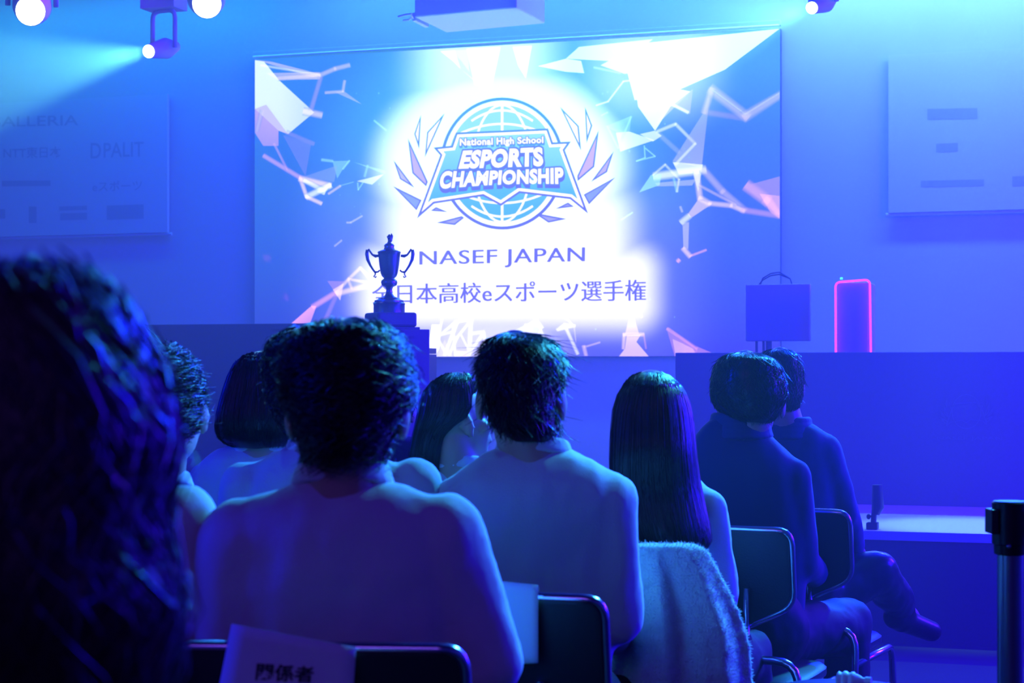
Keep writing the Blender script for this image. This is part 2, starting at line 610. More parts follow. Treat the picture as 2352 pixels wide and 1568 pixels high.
tx = P(894, 716, TD)
S = TD / FPX
def tz(py):
    return (716 - py) * S
tr = thing('trophy', (tx[0], tx[1], zb1), 'two handled metal trophy cup with lid in front of the screen', 'trophy')
b = MB(); b.lathe((tx[0], tx[1], zb1), [(x * S, tz(y)) for x, y in ((36, 716), (36, 698), (37, 695), (34, 692), (34, 688), (26, 685), (24, 682))], 32); b.build('trophy_base', M['trophy'], tr, smooth='auto')
b = MB(); b.lathe((tx[0], tx[1], zb1), [(x * S, tz(y)) for x, y in ((24, 684), (12, 678), (8, 672), (7, 662), (9, 657), (17, 653), (19, 647), (18, 642), (13, 638), (12, 636))], 28); b.build('trophy_stem', M['trophy'], tr, smooth='auto')
b = MB(); b.lathe((tx[0], tx[1], zb1), [(x * S, tz(y)) for x, y in ((12, 637), (17, 632), (20, 624), (23, 605), (25, 585), (26, 580), (27, 577), (25, 575))], 32); b.build('trophy_cup', M['trophy'], tr, smooth='auto')
b = MB(); b.lathe((tx[0], tx[1], zb1), [(x * S, tz(y)) for x, y in ((25, 576), (20, 573), (13, 571), (11, 566), (12, 561), (9, 558), (5, 556), (3.5, 552))], 28)
b.build('trophy_lid', M['trophy'], tr, smooth='auto')
def tp(px, py, dy=0.0):
    p = P(px, py, TD) + FW * dy
    return p
b = MB(); b.tube([tp(896, 553), tp(896, 548), tp(893, 543), tp(895, 538)], [0.008, 0.013, 0.011, 0.004], 8); b.tube([tp(898, 548), tp(900, 541), tp(899, 536)], [0.009, 0.007, 0.002], 8); b.sphere(tp(896, 551), 0.012)
b.build('trophy_finial', M['trophy'], tr, smooth=True)
for s in (-1, 1):
    X = lambda dx: 894 + 1.5 + s * dx
    b = MB()
    b.tube([tp(X(25), 587), tp(X(33), 588), tp(X(40), 585), tp(X(45), 578), tp(X(49), 572), tp(X(52), 574), tp(X(53), 583), tp(X(51), 596), tp(X(45), 609), tp(X(38), 620), tp(X(34), 625), tp(X(27), 624), tp(X(23), 620)],
           [0.006, 0.008, 0.005, 0.005, 0.005, 0.008, 0.009, 0.008, 0.006, 0.005, 0.006, 0.004, 0.004], 8)
    b.tube([tp(X(33), 625), tp(X(34), 631), tp(X(37), 635), tp(X(33), 637), tp(X(31), 634)], 0.0035, 6)
    b.build('trophy_handle', M['trophy'], tr, smooth=True)

# ---- ceiling projector
def H(px, py, z):
    v = FW + RT * ((px - 1176.0) / FPX) + UP * ((HOR - py) / FPX)
    return CAM + v * ((z - CAMZ) / v[2])
zpj = 3.34
c4 = [H(952, 40, zpj), H(1187, 18, zpj), H(1252, 54, zpj), H(1025, 75, zpj)]
pj_c = sum(c4) / 4
pj = thing('ceiling_projector', (pj_c[0], pj_c[1], zpj), 'white projector box hung from the ceiling above the big screen', 'projector')
b = MB()
v = [tuple(p) for p in c4] + [(p[0], p[1], zpj + 0.26) for p in c4]
b.add(v, [(0, 1, 2, 3), (4, 7, 6, 5), (0, 4, 5, 1), (1, 5, 6, 2), (2, 6, 7, 3), (3, 7, 4, 0)])
b.build('projector_case', M['offwhite'], pj, bevel=0.008)
b = MB(); b.tube([(pj_c[0], pj_c[1], zpj + 0.26), (pj_c[0], pj_c[1], ZC)], 0.03, 12); b.build('ceiling_pole', M['offwhite'], pj, smooth='auto')
e = [H(947, 48, zpj), H(955, 47, zpj), H(985, 62, zpj), H(977, 64, zpj)]
b = MB(); v = [tuple(p) for p in e] + [(p[0], p[1], zpj + 0.05) for p in e]
b.add(v, [(0, 1, 2, 3), (4, 7, 6, 5), (0, 4, 5, 1), (1, 5, 6, 2), (2, 6, 7, 3), (3, 7, 4, 0)]); b.build('side_rail', M['offwhite'], pj)
b = MB(); b.tube([H(915, 38, zpj), H(930, 34, zpj), H(946, 32, zpj)], 0.006, 6); b.tube([H(926, 47, zpj), H(940, 45, zpj), H(945, 40, zpj)], 0.006, 6); b.tube([H(945, 36, zpj), H(950, 44, zpj + .02)], 0.005, 6)
b.build('projector_cable', M['offwhite'], pj)

# ---- moving head lamps
def moving_head(px, py, d, rpx, tgt, label):
    c = P(px, py, d)
    tg = P(*tgt)
    ax = (tg - c) / np.linalg.norm(tg - c)
    lr = rpx * d / FPX
    t = thing('stage_light', (c[0], c[1], c[2]), label, 'stage light', 'moving head stage lights under the ceiling')
    back = c - ax * 0.26
    b = MB(); b.tube([c - ax * 0.005, c - ax * 0.02, c - ax * 0.16, back], [lr * 1.0, lr * 1.12, lr * 1.1 + .02, lr * 0.8], 24); b.build('lamp_head', M['fixture'], t, smooth='auto')
    b = MB(); b.sphere(c + ax * lr * .1, (lr, lr, lr * .55), np.array(Vector(ax).to_track_quat('Z', 'Y').to_matrix()), 20); tag(b.build('lens', M['lens'], t, smooth=True), 'glowing white lens')
    side = np.cross(ax, UP); side /= np.linalg.norm(side)
    piv = c - ax * 0.14
    top = piv + UP * 0.26
    w = lr * 1.1 + 0.04
    b = MB(); b.tube(cpath([piv - side * w, piv - side * w + UP * 0.22, piv + side * w + UP * 0.22, piv + side * w], 0.05), 0.014, 8); b.build('yoke', M['fixture'], t, smooth=True)
    b = MB(); b.box(top, (0.22, 0.16, 0.07)); b.tube([top, (top[0], top[1], ZC)], 0.02, 8); b.build('lamp_mount', M['fixture'], t)
    return t


moving_head(*LAMPS[0], 'large glowing stage light at the top left corner')
moving_head(*LAMPS[1], 'large glowing stage light second from the left at the top edge')
moving_head(*LAMPS[2], 'small stage light throwing a pale beam to the left')
moving_head(*LAMPS[3], 'small stage light throwing a beam across the right end of the big screen')

# ================================================================== the screens
SCY = 12.44
def on(px, py, k=0):
    p = W(px, py, SCY)
    return (p[0], SCY - 0.0015 * k, p[2])

ps = W(1188, 460, SCY)
scr = thing('projection_screen', (ps[0], SCY, 1.3), 'big bright projection screen showing the championship emblem', 'screen')
cTL, cTR, cBR, cBL = (585, 137), (1792, 66), (1792, 817), (585, 820)


def sm(x, a, b_):
    t = np.clip((x - a) / (b_ - a), 0, 1)
    return t * t * (3 - 2 * t)


def bg(x, y):
    u, v = (x - 585) / 1207, (y - 66) / 752
    base = np.array([0.03 + 0.03 * u, 0.27 * (1 - v) + 0.045, 0.66 - 0.16 * v + 0.14 * u])
    base += np.array([0.03, 0.16, 0.2]) * sm(x, 700, 1150) * sm(y, 330, 80)          # pale top
    dE = math.hypot((x - 1152) / 262, (y - 382) / 205)
    g = sm(dE, 1.30, 0.90)
    def rr(cx, cy_, hx, hy, f0, f1):
        dx, dy = max(abs(x - cx) - hx, 0), max(abs(y - cy_) - hy, 0)
        return sm(math.hypot(dx, dy), f1, f0)
    g = max(g, rr(1165, 662, 285, 36, 15, 110), rr(1165, 575, 205, 75, 20, 150), rr(1110, 130, 50, 60, 20, 190) * 0.8, rr(1120, 770, 60, 60, 15, 190) * 0.75, rr(1500, 150, 60, 30, 10, 160) * 0.5)
    fr = rr(1160, 600, 300, 120, 10, 230)
    far = sm(dE, 1.9, 1.0)
    tint = np.array([0.12, 0.75, 0.95]) * (1 - sm(y, 250, 600)) + np.array([0.34, 0.38, 0.9]) * sm(y, 250, 600)
    base = base + tint * (max(far, fr) * 0.35 + g * 0.5)
    base = base + np.array([1.15, 1.05, 1.05]) * g ** 1.5
    for cx, cy_, r_ in ((613, 592, 11), (657, 683, 10)):
        base += np.array([0.10, -0.0, 0.06]) * sm(math.hypot(x - cx, y - cy_), r_, r_ * .3)
    return np.maximum(base, 0)


nx, ny = 150, 92
V, C = [], []
for j in range(ny + 1):
    for i in range(nx + 1):
        u, v = i / nx, j / ny
        x = 585 + 1207 * u
        yt = 137 - 71 * u
        yb = 820 - 3 * u
        y = yt + (yb - yt) * v
        V.append(on(x, y)); C.append(bg(x, y))
F = [(j * (nx + 1) + i, j * (nx + 1) + i + 1, (j + 1) * (nx + 1) + i + 1, (j + 1) * (nx + 1) + i) for j in range(ny) for i in range(nx)]
colored('screen_picture', V, F, C, M['picture'], scr)
# backing board and casing above
p0, p1, p2 = W(585, 137, SCY), W(1792, 66, SCY), W(1792, 818, SCY)
b = MB(); b.box(((p0[0] + p1[0]) / 2, SCY + 0.025, (p1[2] + p2[2]) / 2), (p1[0] - p0[0] + .004, 0.04, p1[2] - p2[2] + .004)); b.build('screen_board', M['black'], scr)
k0 = W(1792, 57, SCY - .05)
b = MB(); b.box(((p0[0] + p1[0]) / 2, SCY + 0.0, k0[2] + 0.022), (p1[0] - p0[0] + .01, 0.06, 0.036)); b.build('screen_casing', M['casing'], scr, bevel=0.006)
b = MB(); b.tube([(p0[0], SCY - .03, k0[2] + .003), (p1[0], SCY - .03, k0[2] + .003)], 0.006, 8); b.build('casing_lip', M['offwhite'], scr, smooth='auto')  # edge coloured white to stand in for the screen's light on it

# drifting light web of the picture: lines and triangles, additive
gV, gF, gC = [], [], []
def gtri(pts, col, a=1.0, fade=None):
    n = len(gV)
    for i, (x, y) in enumerate(pts):
        gV.append(on(min(max(x, 586), 1791), y, 2)); k = a * (fade[i] if fade else 1.0)
        gC.append(tuple(c * k for c in col))
    gF.append(tuple(range(n, n + len(pts))))
def gline(pts, w, col, a=1.0):
    for (x0, y0), (x1, y1) in zip(pts[:-1], pts[1:]):
        dx, dy = x1 - x0, y1 - y0
        L = math.hypot(dx, dy) or 1
        ex, ey = dx / L * w * .3, dy / L * w * .3
        nx_, ny_ = -dy / L * w * .75, dx / L * w * .75
        n = len(gV)
        for (x, y, s) in ((x0 - ex, y0 - ey, -1), (x0 - ex, y0 - ey, -.3), (x0 - ex, y0 - ey, .3), (x0 - ex, y0 - ey, 1), (x1 + ex, y1 + ey, -1), (x1 + ex, y1 + ey, -.3), (x1 + ex, y1 + ey, .3), (x1 + ex, y1 + ey, 1)):
            gV.append(on(min(max(x + nx_ * s, 586), 1791), min(y + ny_ * s, 817), 2)); k = a * (0.0 if abs(s) == 1 else 1.0)
            gC.append(tuple(c * k for c in col))
        for k in range(3):
            gF.append((n + k, n + k + 1, n + k + 5, n + k + 4))
WH, PK, PL_, CYN, LV, OR = (1, 1, 1), (0.9, 0.35, 0.6), (0.95, 0.62, 0.8), (0.35, 0.75, 0.7), (0.45, 0.38, 0.7), (1.0, 0.36, 0.30)
# left upper
gtri([(585, 138), (607, 142), (642, 185), (612, 240), (585, 250)], WH, 1.0)
gtri([(642, 185), (722, 258), (662, 308), (612, 240)], WH, 1.0, [1, .7, .9, 1])
gtri([(585, 250), (612, 240), (662, 308), (640, 300)], PL_, .8)
gtri([(585, 250), (640, 300), (640, 335), (605, 335), (585, 305)], PK, .7, [1, .9, .7, .7, .8])
gtri([(590, 138), (625, 142), (735, 170), (720, 178)], PL_, .5)
gtri([(612, 168), (735, 166), (735, 182), (640, 184)], PL_, .75, [.5, 1, 1, .6])
gline([(640, 180), (735, 173), (770, 158), (802, 150)], 9, PL_, .5)
gline([(737, 178), (715, 252)], 9, PK, .3); gline([(700, 256), (737, 264)], 13, PL_, .7); gline([(735, 172), (600, 150)], 5, WH, .5)
gline([(748, 213), (788, 210), (792, 186)], 6, PL_, .5); gtri([(770, 212), (790, 209), (832, 240)], PL_, .35)
gline([(860, 277), (887, 299)], 4, CYN, .6); gline([(602, 255), (590, 300)], 8, LV, .5); gline([(660, 305), (720, 330)], 9, PK, .2)
gtri([(650, 310), (715, 330), (702, 405)], PK, .12)
# left middle
gline([(607, 358), (690, 408)], 9, PK, .6); gline([(630, 330), (660, 390)], 5, PK, .4)
gline([(690, 410), (758, 426)], 12, PL_, 1); gline([(690, 410), (705, 452)], 8, PL_, .9); gline([(700, 415), (745, 438)], 9, WH, .8); gline([(705, 452), (758, 426)], 12, WH, .8); gline([(705, 452), (738, 467)], 8, PL_, .9); gline([(755, 445), (782, 427)], 5, PL_, .6)
gtri([(700, 405), (775, 380), (768, 418)], LV, .3); gtri([(728, 440), (758, 424), (745, 448)], WH, .7)
gline([(740, 367), (764, 370)], 6, CYN, .6); gtri([(764, 370), (803, 369), (790, 385), (775, 410)], CYN, .45); gline([(803, 369), (788, 388)], 4, CYN, .7)
gtri([(812, 372), (845, 381), (885, 392), (885, 400)], CYN, .5); gline([(845, 380), (838, 405)], 5, CYN, .5); gtri([(820, 416), (882, 400), (855, 424)], WH, .7); gline([(812, 418), (780, 427)], 2, CYN, .5); gline([(822, 420), (823, 436), (835, 418)], 3, CYN, .6)
gline([(797, 511), (806, 511), (832, 496)], 4, LV, .9); gline([(769, 565), (785, 552)], 4, LV, .8)
# left lower
gtri([(668, 744), (716, 702), (727, 703), (712, 744)], OR, 1.1, [1, .9, .9, .6]); gline([(720, 704), (772, 672)], 11, OR, .7)
gline([(772, 672), (802, 640), (828, 615), (862, 652)], 7, PL_, .7); gline([(775, 674), (860, 652)], 11, PL_, .8); gline([(802, 641), (852, 650)], 6, PL_, .7); gline([(800, 642), (808, 662)], 6, PL_, .6); gtri([(752, 645), (793, 646), (768, 668)], PK, .3); gtri([(765, 665), (790, 650), (782, 690)], PL_, .8); gline([(772, 680), (745, 740)], 9, PK, .25)
# top middle streaks
gtri([(1012, 118), (1045, 116), (1058, 158), (1040, 140)], WH, .8); gtri([(1035, 116), (1075, 114), (1078, 165), (1060, 140)], CYN, .8)
gtri([(1072, 112), (1150, 108), (1130, 200), (1090, 195)], WH, .9); gtri([(1178, 108), (1222, 105), (1208, 180), (1190, 150)], WH, .9); gtri([(1060, 160), (1100, 190), (1110, 205)], CYN, .9)
# top right mass of the picture, the lamp beam's white painted in
gtri([(1236, 152), (1300, 135), (1335, 140), (1342, 168), (1300, 165)], WH, .9); gtri([(1300, 135), (1330, 108), (1500, 90), (1450, 130), (1400, 140)], WH, .8)
gtri([(1425, 105), (1792, 66), (1665, 160), (1540, 215), (1458, 230)], WH, 1.0); gtri([(1458, 190), (1560, 205), (1585, 210), (1540, 245), (1505, 300), (1466, 245)], WH, 1.0)
gtri([(1380, 150), (1435, 120), (1460, 165), (1435, 170)], WH, .8); gline([(1365, 155), (1425, 168)], 4, CYN, .8); gline([(1370, 242), (1397, 233), (1432, 187), (1470, 182)], 3.5, WH, .7)
gtri([(1500, 295), (1592, 205), (1585, 262), (1535, 240)], PL_, .6, [1, .4, .5, .8]); gline([(1545, 240), (1580, 258)], 7, WH, .8)
gtri([(1392, 290), (1450, 266), (1447, 300), (1420, 305)], CYN, .6, [.6, .8, .4, 1]); gtri([(1415, 305), (1445, 302), (1503, 322), (1425, 348)], WH, .75); gline([(1395, 290), (1420, 340), (1450, 268)], 4, CYN, .6); gline([(1480, 335), (1482, 362), (1462, 370), (1505, 359), (1482, 340)], 3, CYN, .7); gline([(1382, 265), (1396, 258)], 3, CYN, .8)
gtri([(1470, 308), (1505, 300), (1520, 312), (1500, 325)], WH, .7)
gline([(1510, 302), (1552, 285), (1597, 330), (1552, 377)], 7, WH, .55); gline([(1510, 305), (1560, 350)], 10, LV, .4)
gtri([(1615, 260), (1632, 205), (1612, 385), (1545, 370)], (0.62, 0.50, .6), .55, [.7, .5, 1, .9]); gline([(1635, 205), (1618, 258)], 13, PL_, .45)
gline([(1634, 206), (1715, 268)], 20, PL_, .45); gline([(1712, 268), (1796, 222)], 20, PL_, .42); gline([(1622, 258), (1712, 272)], 12, PK, .22); gline([(1636, 206), (1712, 262), (1792, 214)], 4, WH, .3)
# right middle
gline([(1505, 405), (1618, 390)], 16, WH, .8); gtri([(1495, 402), (1520, 400), (1515, 425), (1468, 442)], CYN, .75); gtri([(1505, 420), (1598, 412), (1590, 426), (1510, 428)], LV, .7); gline([(1500, 402), (1528, 378), (1560, 412), (1555, 440)], 5, WH, .5); gline([(1548, 410), (1555, 440)], 6, CYN, .5)
gtri([(1545, 372), (1615, 378), (1610, 396), (1560, 400)], WH, .8)
gline([(1616, 390), (1660, 440), (1710, 483)], 14, PL_, .4); gline([(1600, 395), (1608, 455), (1630, 468)], 12, PL_, .75); gtri([(1592, 398), (1612, 392), (1604, 440)], WH, .6)
gline([(1605, 425), (1690, 470)], 6, PL_, .4); gline([(1630, 467), (1680, 472), (1708, 484)], 10, PL_, .7); gline([(1705, 482), (1792, 495)], 12, PK, .45); gtri([(1604, 458), (1636, 468), (1588, 500), (1580, 492)], PL_, .65)
gline([(1582, 497), (1566, 510)], 12, WH, .7); gtri([(1568, 512), (1583, 510), (1581, 572), (1570, 572)], LV, .9); gline([(1570, 571), (1585, 588)], 10, PL_, .8); gline([(1585, 588), (1622, 574)], 5, PK, .7); gline([(1557, 600), (1560, 597)], 8, PK, .9); gline([(1563, 475), (1567, 486)], 5, LV, .9)
gline([(1718, 428), (1762, 460), (1794, 488)], 22, PK, .75); gtri([(1722, 424), (1792, 405), (1792, 450), (1755, 448)], PK, .35); gtri([(1745, 445), (1792, 450), (1792, 502), (1770, 488)], PK, .8)
gline([(1427, 505), (1453, 488)], 3, CYN, .8); gline([(1380, 527), (1390, 521)], 5, CYN, .9); gline([(1388, 545), (1394, 553)], 4, CYN, .8)
# bottom
for a_, c_, w_ in (((1048, 738), (1010, 770), 6), ((1050, 740), (1022, 816), 8), ((1040, 745), (1046, 816), 5), ((1052, 738), (1085, 732), 7), ((1082, 735), (1078, 815), 9), ((1082, 735), (1050, 775), 6), ((1050, 775), (1032, 815), 7), ((1110, 766), (1082, 805), 7), ((1082, 766), (1112, 762), 7), ((1008, 782), (1025, 812), 6), ((1010, 770), (1045, 760), 5), ((1060, 770), (1075, 800), 4), ((1112, 765), (1118, 815), 6), ((1016, 730), (1010, 765), 5), ((1225, 725), (1247, 752), 5), ((1240, 750), (1252, 785), 6), ((1245, 752), (1225, 790), 4), ((1252, 785), (1278, 792), 8), ((1206, 745), (1240, 750), 4), ((1215, 760), (1235, 735), 4)):
    gline([a_, c_], w_, (0.8, 0.85, 1), .75)
gtri([(980, 818), (992, 745), (1014, 745), (1010, 800), (1000, 818)], WH, .8); gtri([(1002, 818), (1022, 780), (1040, 818)], LV, .5); gtri([(1044, 805), (1074, 806), (1074, 818), (1044, 818)], PL_, .6); gtri([(1250, 785), (1276, 788), (1290, 818), (1270, 818)], PL_, .8)
gtri([(1180, 760), (1235, 730), (1252, 800), (1200, 790)], (.7, .85, 1), .5)
gline([(1280, 757), (1297, 745), (1320, 748), (1283, 757)], 6, WH, .6); gline([(1318, 748), (1295, 725)], 4, WH, .6); gline([(1298, 748), (1327, 812)], 7, WH, .7); gline([(1319, 750), (1323, 785)], 3, LV, .7); gline([(1341, 795), (1346, 818)], 8, PL_, .6); gline([(1342, 797), (1378, 786)], 4, PL_, .5)
gtri([(1451, 708), (1436, 766), (1468, 766)], PL_, .6); gline([(1433, 768), (1478, 768)], 8, PL_, .8); gline([(1434, 768), (1432, 800)], 7, PL_, .7); gtri([(1440, 770), (1472, 768), (1462, 785), (1490, 818), (1422, 818), (1436, 800)], PL_, .9); gline([(1462, 710), (1474, 728)], 5, PL_, .6); gline([(1479, 768), (1484, 800)], 4, PK, .4)
gtri([(1531, 754), (1537, 752), (1602, 800), (1600, 812), (1550, 818)], OR, .55, [.5, .5, .9, 1, .6]); gtri([(1545, 778), (1592, 800), (1598, 812), (1552, 818)], PL_, .7); gtri([(1600, 795), (1640, 812), (1600, 813)], PK, .45); gline([(1533, 755), (1600, 800)], 7, OR, .5)
for k in range(42):
    x, y = random.uniform(760, 1700), random.uniform(180, 760)
    gline([(x, y), (x + .5, y)], random.uniform(2, 4.5), CYN, .45)
tag(colored('light_web', gV, gF, gC, M['glow'], scr), kind='stuff')

# emblem: coordinates traced in a closer view of it
def cr(cx, cy_):
    return 840 + cx * 0.34447, 180 + cy_ * 0.34439
def emb_col(y):
    t = float(sm(y, 130, 760))
    return np.array([0.10, 0.50, 0.85]) * (1 - t) + np.array([0.19, 0.22, 0.85]) * t
def fill_col(y):
    t = float(sm(y, 330, 800))
    return np.array([0.42, 1.05, 1.0]) * (1 - t) + np.array([0.13, 0.62, 0.80]) * t
def inset(poly, d):
    """shift every edge of a clockwise (image) polygon inward by d"""
    n = len(poly); out = []
    ar = sum(poly[i][0] * poly[(i + 1) % n][1] - poly[(i + 1) % n][0] * poly[i][1] for i in range(n))
    sgn = 1 if ar > 0 else -1
    for i in range(n):
        p, q, r_ = (np.array(poly[(i + k) % n], float) for k in (-1, 0, 1))
        e1, e2 = (q - p) / np.linalg.norm(q - p), (r_ - q) / np.linalg.norm(r_ - q)
        n1, n2 = np.array([-e1[1], e1[0]]) * sgn, np.array([-e2[1], e2[0]]) * sgn
        m_ = n1 + n2
        L = max(m_ @ m_, 0.12)
        out.append(tuple(q + m_ * (2 * d / L)))
    return out
class Flat:
    def __init__(self): self.V, self.F, self.C = [], [], []
    def poly(self, pts, col, k):
        bm = bmesh.new()
        vs_ = [bm.verts.new((x, -y, 0)) for x, y in pts]
        bm.faces.new(vs_)
        bmesh.ops.triangulate(bm, faces=bm.faces)
        n = len(self.V)
        bm.verts.index_update()
        for v in bm.verts:
            x, y = v.co.x, -v.co.y
            self.V.append(on(*cr(x, y), k)); self.C.append(col(y) if callable(col) else col)
        for f in bm.faces:
            self.F.append(tuple(n + v.index for v in f.verts))
        bm.free()
    def strip(self, pts, w, col, k):
        for p, q in zip(pts[:-1], pts[1:]):
            p, q = np.array(p, float), np.array(q, float)
            e_ = (q - p) / (np.linalg.norm(q - p) + 1e-9); nn = np.array([-e_[1], e_[0]]) * w / 2
            n = len(self.V)
            for r_ in (p - nn - e_, p + nn - e_, q + nn + e_, q - nn + e_):
                self.V.append(on(*cr(*r_), k)); self.C.append(col(r_[1]) if callable(col) else col)
            self.F.append((n, n + 1, n + 2, n + 3))
    def text(self, v, f, fn, col, k):
        n = len(self.V)
        for x, y in v:
            cx, cy_ = fn(x, y)
            self.V.append(on(*cr(cx, cy_), k)); self.C.append(col(cy_) if callable(col) else col)
        self.F.extend([tuple(n + i for i in q) for q in f])
    def build(self, name, parent):
        return colored(name, self.V, self.F, self.C, M['picture'], parent)
GCX, GCY = 912, 568
WHT = (1.5, 1.4, 1.4)
emblem = Flat()
ell = lambda rx, ry, a: (GCX + rx * math.cos(a), GCY + ry * math.sin(a))
circ = [2 * math.pi * i / 72 for i in range(73)]
emblem.poly([ell(372, 400, a) for a in circ[:-1]], WHT, 3)
emblem.strip([ell(402, 430, a) for a in circ], 20, emb_col, 4)
emblem.poly([ell(362, 390, a) for a in circ[:-1]], lambda y: fill_col(y - 90) * 1.0, 4)
emblem.strip([(GCX, GCY - 392), (GCX, GCY + 392)], 17, WHT, 5)
for rx in (190,):
    for s in (-1, 1):
        emblem.strip([(GCX + s * rx * math.cos(a), GCY + 390 * math.sin(a)) for a in [math.pi * (-.5 + i / 24) for i in range(25)]], 15, WHT, 5)
for zc in (-0.83, -0.60, 0.60, 0.83):
    emblem.strip([(GCX + 366 * math.sqrt(1 - zc * zc) * u, GCY + 390 * zc - (70 * (1 - u * u) * (1 if zc < 0 else -1)) + 40 * (1 if zc < 0 else -1)) for u in [-1 + i / 10 for i in range(21)]], 15, WHT, 5)
emblem.build('emblem_globe', scr)
ban = Flat()
banner = [(345, 935), (500, 513), (455, 462), (575, 450), (605, 362), (1218, 335), (1250, 428), (1370, 422), (1330, 480), (1485, 902), (1365, 805), (1030, 765), (905, 850), (785, 785), (460, 835)]
ban.poly(banner, emb_col, 6); ban.poly(inset(banner, 13), WHT, 7); ban.poly(inset(banner, 32), fill_col, 8)
ban.build('emblem_banner', scr)
fe, fe2 = Flat(), Flat()
for pts, fillc in ((((370, 243), (325, 370), (358, 472)), WHT), (((528, 232), (411, 359), (396, 527)), WHT), (((283, 400), (312, 632), (404, 720), (416, 690)), (.75, .6, .95)), (((187, 545), (230, 672), (327, 730)), (.7, .7, 1)), (((183, 718), (340, 880), (374, 812)), (.35, .5, 1)), (((435, 883), (470, 858), (548, 891)), (.5, .5, 1)), (((474, 962), (595, 978), (657, 930), (642, 918)), (.5, .5, 1)),
                   (((1297, 190), (1422, 318), (1437, 482)), WHT), (((1463, 190), (1512, 315), (1474, 432)), WHT), (((1555, 345), (1525, 590), (1414, 685), (1412, 650)), (.85, .6, .95)), (((1655, 485), (1610, 625), (1503, 691)), (.7, .6, 1)), (((1665, 660), (1490, 840), (1455, 775)), (.35, .5, 1)), (((1390, 855), (1350, 828), (1266, 870)), (.5, .5, 1)), (((1340, 937), (1220, 962), (1150, 915), (1170, 905)), (.5, .5, 1))):
    q_ = fe if pts[0][0] < GCX else fe2
    q_.poly(pts, emb_col, 3)
    q_.poly(inset(pts, 9 if len(pts) == 3 else 10), fillc, 4)
fe.build('emblem_wing', scr)
fe2.build('emblem_wing', scr)


def quadmap(TL, TR, BR, BL, sh=0.0, arch_t=0.0, arch_b=0.0):
    def fn(x, y):
        T = np.array(TL) * (1 - x) + np.array(TR) * x
        B = np.array(BL) * (1 - x) + np.array(BR) * x
        T = T + np.array([0, arch_t * 4 * x * (1 - x)]); B = B + np.array([0, arch_b * 4 * x * (1 - x)])
        return B * (1 - y) + T * y
    return fn


let = Flat()
for body, quad, off, dy in (('National High School', quadmap((632, 402), (1190, 388), (1190, 446), (632, 466)), 0.042, 10),
                            ('ESPORTS', quadmap((655, 482), (1185, 458), (1190, 588), (622, 606)), 0.055, 14),
                            ('CHAMPIONSHIP', quadmap((510, 618), (1322, 592), (1325, 708), (492, 742), 0, 8, -14), 0.05, 18)):
    v, f = text2d(body, off, 1.07)
    v2, f2 = text2d(body, off + 0.075, 1.07)
    ref = text2d(body, off, 1.07)[0]
    let.text(unit(v2, ref), f2, lambda x, y, q=quad, d=dy: q(x, y) + np.array([2, d]), (0.18, 0.18, 0.70) if body != 'National High School' else (0.12, 0.45, .85), 9)
    let.text(unit(v2, ref), f2, quad, (0.16, 0.26, 0.78), 10)
    let.text(unit(v, ref), f, quad, WHT, 11)
let.build('emblem_lettering', scr)
tl = Flat()
tj = Flat()
for dx in (-2.4, -0.8, 0.8, 2.4):
    v, f = text2d('NASEF JAPAN', 0.0, 1.06)
    tl.text(unit(v), f, quadmap((362 + dx, 1152), (1462 + dx, 1125), (1460 + dx, 1250), (362 + dx, 1272)), (0.20, 0.20, 0.88), 4)
    v, f = text2d('全日本高校eスポーツ選手権', 0.0, 1.0)
    tj.text(unit(v), f, quadmap((45 + dx, 1372), (1868 + dx, 1340), (1868 + dx, 1482), (45 + dx, 1505)), (0.20, 0.19, 0.88), 4)
tl.build('title_lettering', scr)
tj.build('subtitle_lettering', scr)

# ---- side screens with faint sponsor names
def side_screen(x0, x1, z0, z1, label, marks):
    t = thing('side_screen', ((x0 + x1) / 2, SCY, z0), label, 'side screen')
    b = MB(); b.box(((x0 + x1) / 2, SCY + 0.03, (z0 + z1) / 2), (x1 - x0, 0.03, z1 - z0)); b.build('screen_fabric', M['screenpanel'], t)
    for kind, px0, py0, px1, py1, slope in marks:
        Vv, Ff = [], []
        n = 0
        if kind == '#':
            for x, y in ((px0, py0), (px1, py0 + slope), (px1, py1 + slope), (px0, py1)):
                p = W(x, y, SCY + 0.0143); Vv.append(tuple(p))
            Ff.append((n, n + 1, n + 2, n + 3))
        else:
            v, f = text2d(kind, 0.01, 1.0)
            for x, y in unit(v):
                p = W(px0 + (px1 - px0) * x, py1 + (py0 - py1) * y + slope * x, SCY + 0.0143); Vv.append(tuple(p))
            Ff.extend([tuple(n + i for i in q) for q in f])
        me = bpy.data.meshes.new('sponsor_print'); me.from_pydata(Vv, [], Ff); me.update()
        link('sponsor_print', me, M['signink'], t)
    b = MB(); b.tube([(x0 - .02, SCY + 0.03, z0 - .012), (x1 + .03, SCY + 0.03, z0 - .012)], 0.012, 8); b.build('bottom_rail', M['screenpanel'], t)


